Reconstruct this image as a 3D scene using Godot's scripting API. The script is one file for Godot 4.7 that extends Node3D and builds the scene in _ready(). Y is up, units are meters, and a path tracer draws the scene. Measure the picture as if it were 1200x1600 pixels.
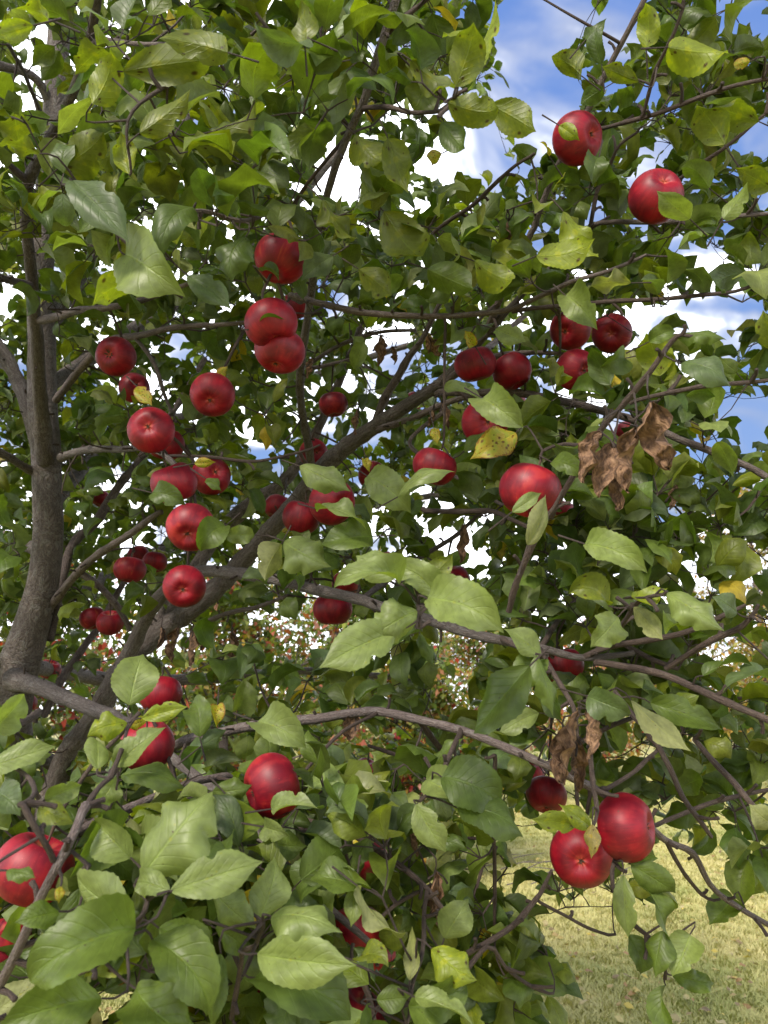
extends Node3D
# An apple tree hung with red apples, seen from under the edge of its crown; orchard trees, lawn and a cloudy sky behind.

const FOCAL := 1209.0            # focal length of the lens for a frame 1200 wide and 1600 high
const EYE_HEIGHT := 1.55
const PITCH := 14.4
var cam_t: Transform3D
var rng := RandomNumberGenerator.new()
var names := {}
var tree: Node3D
var wood_cells := {}             # 10 cm cells -> points on the wood of the apple tree
var wood_pts := PackedVector3Array()
var wood_rad := PackedFloat32Array()
var keep := PackedFloat32Array() # what leaves must not grow in front of, per direction seen from the lawn edge
var M := {}

# ------------------------------------------------------------------ helpers
func at(x: float, y: float, d: float) -> Vector3:
	return cam_t * Vector3((x - 600.0) * d / FOCAL, (800.0 - y) * d / FOCAL, -d)

func seen_at(p: Vector3) -> Vector3:
	var q := cam_t.affine_inverse() * p
	var d := -q.z
	if d < 0.05:
		return Vector3(-9999, -9999, d)
	return Vector3(600.0 + q.x * FOCAL / d, 800.0 - q.y * FOCAL / d, d)

func numbered(called: String) -> String:
	if not names.has(called):
		names[called] = 0
		return called
	names[called] += 1
	return "%s_%03d" % [called, names[called]]

func tag(o: Node, label := "", category := "", group := "", kind := "") -> void:
	if label: o.set_meta("label", label)
	if category: o.set_meta("category", category)
	if group: o.set_meta("group", group)
	if kind: o.set_meta("kind", kind)

func lin(r: float, g: float, b: float) -> Color:
	return Color(r, g, b).linear_to_srgb()

class Buf:
	var v := PackedVector3Array()
	var n := PackedVector3Array()
	var uv := PackedVector2Array()
	var c := PackedColorArray()
	var i := PackedInt32Array()
	var coloured := false
	func mesh() -> ArrayMesh:
		var a := []
		a.resize(Mesh.ARRAY_MAX)
		a[Mesh.ARRAY_VERTEX] = v
		a[Mesh.ARRAY_NORMAL] = n
		a[Mesh.ARRAY_TEX_UV] = uv
		if coloured:
			a[Mesh.ARRAY_COLOR] = c
		a[Mesh.ARRAY_INDEX] = i
		var m := ArrayMesh.new()
		m.add_surface_from_arrays(Mesh.PRIMITIVE_TRIANGLES, a)
		return m

func put(called: String, m: Mesh, mat: Material, parent: Node) -> MeshInstance3D:
	var o := MeshInstance3D.new()
	o.name = called
	o.mesh = m
	o.material_override = mat
	parent.add_child(o, true)
	return o

# a round, tapering rod along points
func rod(b: Buf, pts: PackedVector3Array, rad: PackedFloat32Array, sides := 8, rough := 0.0, cap := true) -> void:
	var k := pts.size()
	if k < 2: return
	var first := b.v.size()
	var t0 := (pts[1] - pts[0]).normalized()
	var u := t0.cross(Vector3.UP if absf(t0.y) < 0.9 else Vector3.RIGHT).normalized()
	var run := 0.0
	var wraps := maxf(1.0, roundf(TAU * rad[0] / 0.08))
	for j in k:
		var t := (pts[mini(j + 1, k - 1)] - pts[maxi(j - 1, 0)]).normalized()
		u = (u - t * u.dot(t)).normalized()
		var w := t.cross(u)
		if j > 0: run += pts[j].distance_to(pts[j - 1])
		for s in sides + 1:
			var a := TAU * (s % sides) / sides
			var d := u * cos(a) + w * sin(a)
			var r := rad[j]
			if rough > 0.0:
				r *= 1.0 + rough * (bark_noise.get_noise_3dv((pts[j] + d * rad[j]) * 100.0) + 0.6 * bark_noise.get_noise_3dv((pts[j] + d * rad[j]) * 380.0))
			b.v.append(pts[j] + d * r)
			b.n.append(d)
			b.uv.append(Vector2(wraps * s / sides, run / 0.16))
	for j in k - 1:
		for s in sides:
			var p := first + j * (sides + 1) + s
			var q := p + sides + 1
			b.i.append_array(PackedInt32Array([p, q, p + 1, p + 1, q, q + 1]))
	if cap:
		for e in [0, k - 1]:
			var tc := (pts[1] - pts[0]).normalized() * -1.0 if e == 0 else (pts[k - 1] - pts[k - 2]).normalized()
			var mid := b.v.size()
			b.v.append(pts[e] + tc * rad[e] * 0.35)
			b.n.append(tc)
			b.uv.append(Vector2(0.5, run / 0.16))
			for s in sides:
				var p: int = first + e * (sides + 1) + s
				if e == 0: b.i.append_array(PackedInt32Array([mid, p, p + 1]))
				else: b.i.append_array(PackedInt32Array([mid, p + 1, p]))

func smooth(pts: Array, rad: Array, step: float, wiggle := 0.0) -> Array:
	var op := PackedVector3Array()
	var orr := PackedFloat32Array()
	var k := pts.size()
	for j in k - 1:
		var a: Vector3 = pts[maxi(j - 1, 0)]
		var b: Vector3 = pts[j]
		var c: Vector3 = pts[j + 1]
		var d: Vector3 = pts[mini(j + 2, k - 1)]
		var n := maxi(2, int(ceil(b.distance_to(c) / step)))
		for s in n:
			var t := float(s) / n
			var p := b.cubic_interpolate(c, a, d, t)
			if wiggle > 0.0 and not (j == 0 and s == 0):
				p += Vector3(bark_noise.get_noise_3dv(p * 22.0), bark_noise.get_noise_3dv(p * 22.0 + Vector3(50, 0, 0)), bark_noise.get_noise_3dv(p * 22.0 + Vector3(0, 70, 0))) * wiggle
			op.append(p)
			orr.append(lerpf(rad[j], rad[j + 1], t))
	op.append(pts[k - 1])
	orr.append(rad[k - 1])
	return [op, orr]

func note_wood(p: Vector3, r: float) -> void:
	var key := Vector3i((p / 0.1).floor())
	if not wood_cells.has(key): wood_cells[key] = PackedInt32Array()
	wood_cells[key].append(wood_pts.size())
	wood_pts.append(p)
	wood_rad.append(r)

func nearest_wood(p: Vector3, reach := 6) -> int:
	var best := -1
	var bd := 1e9
	var k := Vector3i((p / 0.1).floor())
	for ring in reach + 1:
		for x in range(-ring, ring + 1):
			for y in range(-ring, ring + 1):
				for z in range(-ring, ring + 1):
					if maxi(absi(x), maxi(absi(y), absi(z))) != ring: continue
					var key := k + Vector3i(x, y, z)
					if wood_cells.has(key):
						for i in wood_cells[key]:
							var d := p.distance_squared_to(wood_pts[i])
							if d < bd:
								bd = d
								best = i
		if best >= 0 and sqrt(bd) < ring * 0.1: break
	return best

# ------------------------------------------------------------------ textures
var bark_noise := FastNoiseLite.new()
var soft_noise := FastNoiseLite.new()

func leaf_textures() -> Array:
	var w := 192
	var h := 384
	var out := []
	var hm := Image.create(w, h, false, Image.FORMAT_L8)
	for kind in 3:
		var im := Image.create(w, h, false, Image.FORMAT_RGB8)
		var spots := []
		rng.seed = 700 + kind
		for q in [9, 16, 46][kind]:
			spots.append(Vector3(rng.randf(), rng.randf(), rng.randf_range(0.004, [0.010, 0.017, 0.03][kind]) * (1.0 if rng.randf() < 0.85 else 2.0)))
		for y in h:
			var t := (y + 0.5) / h
			for x in w:
				var s := ((x + 0.5) / w) * 2.0 - 1.0
				var a := absf(s)
				var side := 0.0 if s < 0.0 else 0.037
				var ph := fposmod((t - 0.27 * pow(a, 0.85) + side) * 8.5, 1.0)
				var dv := minf(ph, 1.0 - ph)
				var vein := exp(-pow(dv / 0.045, 2.0)) * (1.0 - 0.75 * a)
				var rib := exp(-pow(a / (0.022 + 0.03 * (1.0 - t)), 2.0))
				var fine := absf(soft_noise.get_noise_2d(x * 3.1 + 900.0 * kind, y * 3.1))
				var net := exp(-pow(fine / 0.06, 2.0)) * 0.25
				var mott := soft_noise.get_noise_2d(x * 0.55 + 300.0 * kind, y * 0.55)
				var mott2 := soft_noise.get_noise_2d(x * 1.9, y * 1.9 + 400.0)
				var base := 0.80 + 0.10 * mott + 0.05 * mott2
				var c := Color(base, base, base * 0.96)
				var vs := clampf(0.5 * vein + 0.95 * rib + net * 0.35, 0.0, 1.0)
				c = c.lerp(Color(0.98, 1.0, 0.86), vs * 0.55)
				if kind == 2:   # yellowing leaf: green left along the veins, brown margins
					c = c.lerp(Color(0.62, 0.80, 0.55), clampf(mott * 1.6 + 0.1, 0.0, 0.6))
					if a > 0.86 + 0.2 * mott2: c = c.lerp(Color(0.55, 0.36, 0.2), 0.6)
				if kind == 1 and mott > 0.33: c = c.lerp(Color(1.0, 0.93, 0.55), clampf((mott - 0.33) * 4.0, 0.0, 0.6))
				for sp in spots:
					var dx: float = (sp.x - (s * 0.5 + 0.5)) * 0.6
					var dy: float = sp.y - t
					var dd: float = sqrt(dx * dx + dy * dy) / sp.z
					if dd < 1.3:
						c = c.lerp(Color(0.42, 0.28, 0.17) if kind > 0 or sp.z < 0.008 else Color(0.9, 0.85, 0.6), clampf(1.3 - dd, 0.0, 0.85))
				im.set_pixel(x, y, c)
				if kind == 0:
					var hh := 0.62 - 0.42 * vein - 0.6 * rib + 0.14 * sqrt(dv) - net * 0.25 + 0.06 * mott2
					hm.set_pixel(x, y, Color(clampf(hh, 0.0, 1.0), 0, 0))
		im.generate_mipmaps()
		out.append(ImageTexture.create_from_image(im))
	out.append(ImageTexture.create_from_image(hm))
	return out

func apple_textures() -> Array:
	var w := 512
	var h := 256
	var out := []
	for kind in 3:
		var im := Image.create(w, h, false, Image.FORMAT_RGB8)
		var off := kind * 130.0
		for y in h:
			var ph := PI * (y + 0.5) / h
			for x in w:
				var th := TAU * (x + 0.5) / w
				var d := Vector3(sin(ph) * cos(th), cos(ph), sin(ph) * sin(th))
				# streaks run from stem to calyx: fine round the girth, drawn out along the height
				var st := soft_noise.get_noise_3d(cos(th) * 150.0 + off, ph * 26.0, sin(th) * 150.0)
				var st2 := soft_noise.get_noise_3d(cos(th) * 420.0 + off, ph * 40.0, sin(th) * 420.0)
				var big := soft_noise.get_noise_3dv(d * 46.0 + Vector3(off, 0, 0))
				var mid := soft_noise.get_noise_3dv(d * 160.0 + Vector3(0, off, 0))
				var c := Color(0.495, 0.010, 0.100).lerp(Color(0.36, 0.008, 0.083), clampf(0.40 - 1.2 * big, 0.0, 1.0))
				c = c.lerp(Color(0.57, 0.14, 0.14), clampf(st * 0.85 + mid * 0.45, 0.0, 0.5))
				c = c.lerp(Color(0.28, 0.008, 0.062), clampf(st2 * 0.6 - 0.06, 0.0, 0.5))
				if kind == 1: c = c.lerp(Color(0.60, 0.20, 0.14), clampf(big * 1.6 + mid * 0.5 - 0.05, 0.0, 0.55))
				if kind == 2: c = c.lerp(Color(0.58, 0.36, 0.16), clampf(st * 1.3 + big * 0.8 - 0.42, 0.0, 0.5))
				# russet in the stem hollow
				var rus := clampf((0.34 + 0.22 * mid - ph) / 0.2, 0.0, 1.0)
				c = c.lerp(Color(0.55, 0.42, 0.22), rus * 0.75)
				c = c.lerp(Color(0.72, 0.50, 0.26), clampf((ph - (PI - 0.20 + 0.1 * mid)) / 0.15, 0.0, 1.0) * 0.5)
				im.set_pixel(x, y, c)
		rng.seed = 40 + kind
		for q in 420:   # lenticels
			var ph := acos(rng.randf_range(-0.97, 0.95))
			var py := int(ph / PI * h)
			var px := rng.randi_range(0, w - 1)
			var r := 1 if rng.randf() < 0.85 else 2
			var wide := maxi(1, int(r / maxf(sin(ph), 0.2)))
			for yy in r:
				for xx in wide:
					var X := (px + xx) % w
					var Y := clampi(py + yy, 0, h - 1)
					im.set_pixel(X, Y, im.get_pixel(X, Y).lerp(Color(0.75, 0.48, 0.38), rng.randf_range(0.15, 0.5)))
		for q in 7:   # scuffs and scab
			var px := rng.randi_range(0, w - 1)
			var py := rng.randi_range(30, h - 30)
			var rr := rng.randf_range(1.5, 4.5)
			for yy in range(-6, 7):
				for xx in range(-6, 7):
					var X := posmod(px + xx, w)
					var e := Vector2(xx, yy).length() + 2.0 * soft_noise.get_noise_2d(X * 14.0, (py + yy) * 14.0)
					if e < rr: im.set_pixel(X, py + yy, im.get_pixel(X, py + yy).lerp(Color(0.34, 0.20, 0.13), 0.6))
		im.generate_mipmaps()
		out.append(ImageTexture.create_from_image(im))
	return out

func bark_textures() -> Array:
	var w := 256
	var h := 512
	var im := Image.create(w, h, false, Image.FORMAT_RGB8)
	var hm := Image.create(w, h, false, Image.FORMAT_L8)
	for y in h:
		for x in w:
			var th := TAU * x / w
			var tv := TAU * y / h
			# wraps both ways: noise on a torus
			var X := cos(th) * (60.0 + 25.0 * cos(tv))
			var Y := sin(th) * (60.0 + 25.0 * cos(tv))
			var Z := sin(tv) * 25.0
			var a := soft_noise.get_noise_3d(X * 0.9, Y * 0.9, Z * 3.0)
			var b := soft_noise.get_noise_3d(X * 4.0, Y * 4.0, Z * 9.0 + 100.0)
			var c := soft_noise.get_noise_3d(X * 2.2, Y * 2.2 + 300.0, Z * 26.0)
			var k := 0.40 + 0.10 * a + 0.08 * b + 0.05 * c
			var col := Color(k * 1.04, k * 0.93, k * 0.86)
			col = col.lerp(Color(0.47, 0.46, 0.43), clampf(a * 2.0 - 0.25, 0.0, 0.6))        # grey bloom of the bark
			col = col.lerp(Color(0.28, 0.22, 0.19), clampf(-b * 1.8 - 0.2, 0.0, 0.6))
			if c > 0.42: col = col.lerp(Color(0.60, 0.54, 0.46), 0.55)                     # lenticels across the grain
			im.set_pixel(x, y, col)
			hm.set_pixel(x, y, Color(clampf(0.5 + 0.35 * b + 0.3 * c + 0.2 * a, 0, 1), 0, 0))
	im.generate_mipmaps()
	return [ImageTexture.create_from_image(im), ImageTexture.create_from_image(hm)]

func noise_texture(seed_: int, freq: float, ramp: Array, size := 512) -> NoiseTexture2D:
	var n := FastNoiseLite.new()
	n.seed = seed_
	n.frequency = freq
	n.fractal_octaves = 5
	var t := NoiseTexture2D.new()
	t.width = size
	t.height = size
	t.seamless = true
	t.noise = n
	var g := Gradient.new()
	g.offsets = PackedFloat32Array(ramp[0])
	g.colors = PackedColorArray(ramp[1])
	t.color_ramp = g
	return t

# the sky: blue air with broken cloud, thick low down and torn into wisps higher up
func sky_image() -> Image:
	var w := 2048
	var h := 1024
	var im := Image.create(w, h, false, Image.FORMAT_RGBF)
	var n1 := FastNoiseLite.new()
	n1.seed = 23
	n1.frequency = 1.0
	n1.fractal_octaves = 7
	n1.fractal_gain = 0.56
	var n2 := FastNoiseLite.new()
	n2.seed = 31
	n2.frequency = 1.0
	n2.fractal_octaves = 3
	im.fill(Color(0.40, 0.42, 0.36))
	for y in range(0, h / 2):
		var el := PI * 0.5 - PI * (y + 0.5) / h
		var ce := cos(el)
		var se := sin(el)
		var air := Color(0.072, 0.138, 0.345).lerp(Color(0.19, 0.28, 0.43), pow(1.0 - se, 2.0))
		var low := smoothstep(0.47, 0.25, el)
		for x in w:
			var az := TAU * ((x + 0.5) / w - 0.5)
			var d := Vector3(sin(az) * ce, se, -cos(az) * ce)
			var p := d * (1.0 / (se + 0.22))
			var wx := n2.get_noise_3d(p.x * 0.9, 5.0, p.z * 0.9)
			var wz := n2.get_noise_3d(p.x * 0.9 + 40.0, 9.0, p.z * 0.9)
			var n := n1.get_noise_3d(p.x * 1.15 + wx * 0.7, 2.0 + SKY_SHIFT, p.z * 1.15 + wz * 0.7)
			var wisps := n1.get_noise_3d(p.x * 2.6 + wx * 1.5 + 20.0, 8.0, p.z * 5.2 + wz)
			var cover := smoothstep(-0.10, 0.30, n + 0.34 * low)
			cover = maxf(cover, 0.68 * smoothstep(-0.25, 0.5, wisps + 0.25 * n))
			var lit := 0.50 + 1.25 * smoothstep(0.45, 1.0, cover) + 0.6 * n
			var cloud := Color(0.95, 0.97, 1.03) * lit
			var c := air.lerp(cloud, cover)
			im.set_pixel(x, y, Color(c.r, c.g, c.b))
	return im
const SKY_SHIFT := 0.0

# ------------------------------------------------------------------ leaves
# a blade of unit length along +Y, upper side +Z; folded along the midrib, drooping, waved and twisted
func leaf_shape(rows: int, cols: int, o: Dictionary) -> ArrayMesh:
	var st := SurfaceTool.new()
	st.begin(Mesh.PRIMITIVE_TRIANGLES)
	var g := []
	var yy := 0.0
	var zz := 0.0
	for r in rows + 1:
		var t := float(r) / rows
		var ang: float = o.droop * (t * t * 0.9 + 0.1 * t) + o.get("rise", 0.0) * (1.0 - t)
		if r > 0:
			yy += cos(ang) / rows
			zz -= sin(ang) / rows
		var prof := pow(sin(PI * pow(clampf(t, 0.0, 1.0), o.get("belly", 0.82))), 0.9)
		prof *= 1.0 - 0.60 * smoothstep(0.72, 1.0, t)
		var hw: float = o.width * 0.5 * prof
		var line := []
		for c in cols + 1:
			var s := float(c) / cols * 2.0 - 1.0
			var a := absf(s)
			var w := hw
			if rows > 12:
				# uneven, finely toothed margin, here and there nibbled
				if a > 0.99: w *= 1.0 + 0.03 * (1.0 if r % 2 == 0 else -0.6)
				w *= 1.0 + 0.10 * soft_noise.get_noise_2d(t * 70.0 + o.phase * 90.0, s * 20.0)
				if o.get("bite", 0.0) * s > 0.0: w *= 1.0 - 0.34 * exp(-pow((t - absf(o.bite)) / 0.05, 2.0)) * a
			var fold: float = o.fold * (1.0 - 0.35 * t)
			var lx := s * w * cos(fold)
			var lz: float = a * w * sin(fold) - o.curl * w * a * a
			lz += o.wave * a * a * sin(t * o.waves * TAU + o.phase + (1.9 if s > 0 else 0.0)) * prof
			var tw: float = o.twist * t
			var q := Vector3(lx * cos(tw) - lz * sin(tw), 0, lx * sin(tw) + lz * cos(tw))
			# across the blade lie x and the midrib's own normal
			line.append([Vector3(q.x + o.get("bend", 0.0) * t * t, yy + q.z * sin(ang), zz + q.z * cos(ang)), Vector2(s * 0.5 + 0.5, t)])
		g.append(line)
	st.set_smooth_group(0)
	# base and tip lie on the Y axis, one unit apart
	var tip: Vector3 = g[rows][cols / 2][0]
	var lean := Basis(Quaternion(tip.normalized(), Vector3.UP)).scaled(Vector3.ONE / tip.length())
	for line in g:
		for e in line: e[0] = lean * (e[0] as Vector3)
	for r in rows:
		for c in cols:
			var quad := [g[r][c], g[r][c + 1], g[r + 1][c + 1], g[r + 1][c]]
			for k in [0, 2, 1, 0, 3, 2]:
				st.set_uv(quad[k][1])
				st.add_vertex(quad[k][0])
	st.index()
	st.generate_normals()
	return st.commit()

func leaf_forms(rows: int, cols: int, count: int, seed_: int) -> Array:
	rng.seed = seed_
	var out := []
	for k in count:
		out.append(leaf_shape(rows, cols, {
			"width": rng.randf_range(0.58, 0.72), "fold": rng.randf_range(0.2, 0.9), "droop": rng.randf_range(0.3, 2.1), "rise": rng.randf_range(-0.7, 0.1),
			"curl": rng.randf_range(-0.4, 0.95), "wave": rng.randf_range(0.04, 0.13), "waves": rng.randf_range(0.9, 2.2), "phase": rng.randf() * TAU,
			"twist": rng.randf_range(-1.1, 1.1), "belly": rng.randf_range(0.72, 0.92), "bend": rng.randf_range(-0.12, 0.12), "bite": rng.randf_range(0.3, 0.8) * (1.0 if k % 2 == 0 else -1.0) if k % 5 < 2 else 0.0}))
	return out

# a withered leaf, rolled up lengthwise and crumpled
func dead_forms(count: int) -> Array:
	rng.seed = 91
	var out := []
	for k in count:
		var st := SurfaceTool.new()
		st.begin(Mesh.PRIMITIVE_TRIANGLES)
		var rows := 16
		var cols := 8
		var roll := rng.randf_range(2.2, 4.4)
		var off := rng.randf() * 500.0
		var g := []
		for r in rows + 1:
			var t := float(r) / rows
			var prof := pow(sin(PI * pow(t, 0.8)), 0.8) + 0.03
			var hw := 0.30 * prof
			var line := []
			for c in cols + 1:
				var s := float(c) / cols * 2.0 - 1.0
				var ang := s * roll * 0.5
				var rr := hw * 2.0 / roll
				var p := Vector3(sin(ang) * rr, t, rr - cos(ang) * rr)
				p = p.rotated(Vector3.UP, 1.6 * soft_noise.get_noise_1d(t * 60.0 + off))
				p.x += 0.09 * soft_noise.get_noise_2d(t * 90.0 + off, 7.0) * t
				p.z += 0.10 * soft_noise.get_noise_2d(t * 90.0 + off, 70.0) * t
				p += Vector3(soft_noise.get_noise_3d(t * 220 + off, s * 70, 1), 0.3 * soft_noise.get_noise_3d(t * 220 + off, s * 70, 90), soft_noise.get_noise_3d(t * 220 + off, s * 70, 190)) * 0.085
				line.append([p, Vector2(s * 0.5 + 0.5, t)])
			g.append(line)
		for r in rows:
			for c in cols:
				var quad := [g[r][c], g[r][c + 1], g[r + 1][c + 1], g[r + 1][c]]
				for q in [0, 2, 1, 0, 3, 2]:
					st.set_uv(quad[q][1])
					st.add_vertex(quad[q][0])
		st.index()
		st.generate_normals()
		out.append(st.commit())
	return out

func blade_basis(axis: Vector3, face: Vector3, length: float, wide: float) -> Basis:
	var y := axis.normalized()
	var z := (face - y * face.dot(y))
	if z.length() < 0.01: z = y.cross(Vector3.RIGHT)
	z = z.normalized()
	var x := y.cross(z)
	return Basis(x * length * wide, y * length, z * length)

# leaf colours, linear
const TONES := [[0.118, 0.168, 0.032], [0.092, 0.136, 0.030], [0.215, 0.268, 0.088], [0.240, 0.290, 0.030], [0.155, 0.188, 0.026], [0.270, 0.285, 0.130], [0.480, 0.370, 0.045], [0.340, 0.270, 0.100], [0.108, 0.152, 0.062]]

# ------------------------------------------------------------------ keeping the view of fruit, limbs and openings free
func keep_disc(x: float, y: float, rx: float, ry: float, d: float, turn := 0.0) -> void:
	var ext := maxf(rx, ry)
	for j in range(int((y - ext) / 8.0), int((y + ext) / 8.0) + 1):
		for i in range(int((x - ext) / 8.0), int((x + ext) / 8.0) + 1):
			if i < 0 or j < 0 or i >= 150 or j >= 200: continue
			var q := Vector2(i * 8.0 + 4.0 - x, j * 8.0 + 4.0 - y).rotated(-turn)
			if q.x * q.x / (rx * rx) + q.y * q.y / (ry * ry) <= 1.0:
				keep[j * 150 + i] = maxf(keep[j * 150 + i], d)

func kept_free(p: Vector3) -> bool:
	var q := seen_at(p)
	var i := int(q.x / 8.0)
	var j := int(q.y / 8.0)
	if q.x < 0 or q.y < 0 or i >= 150 or j >= 200: return false
	return q.z < keep[j * 150 + i]

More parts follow.
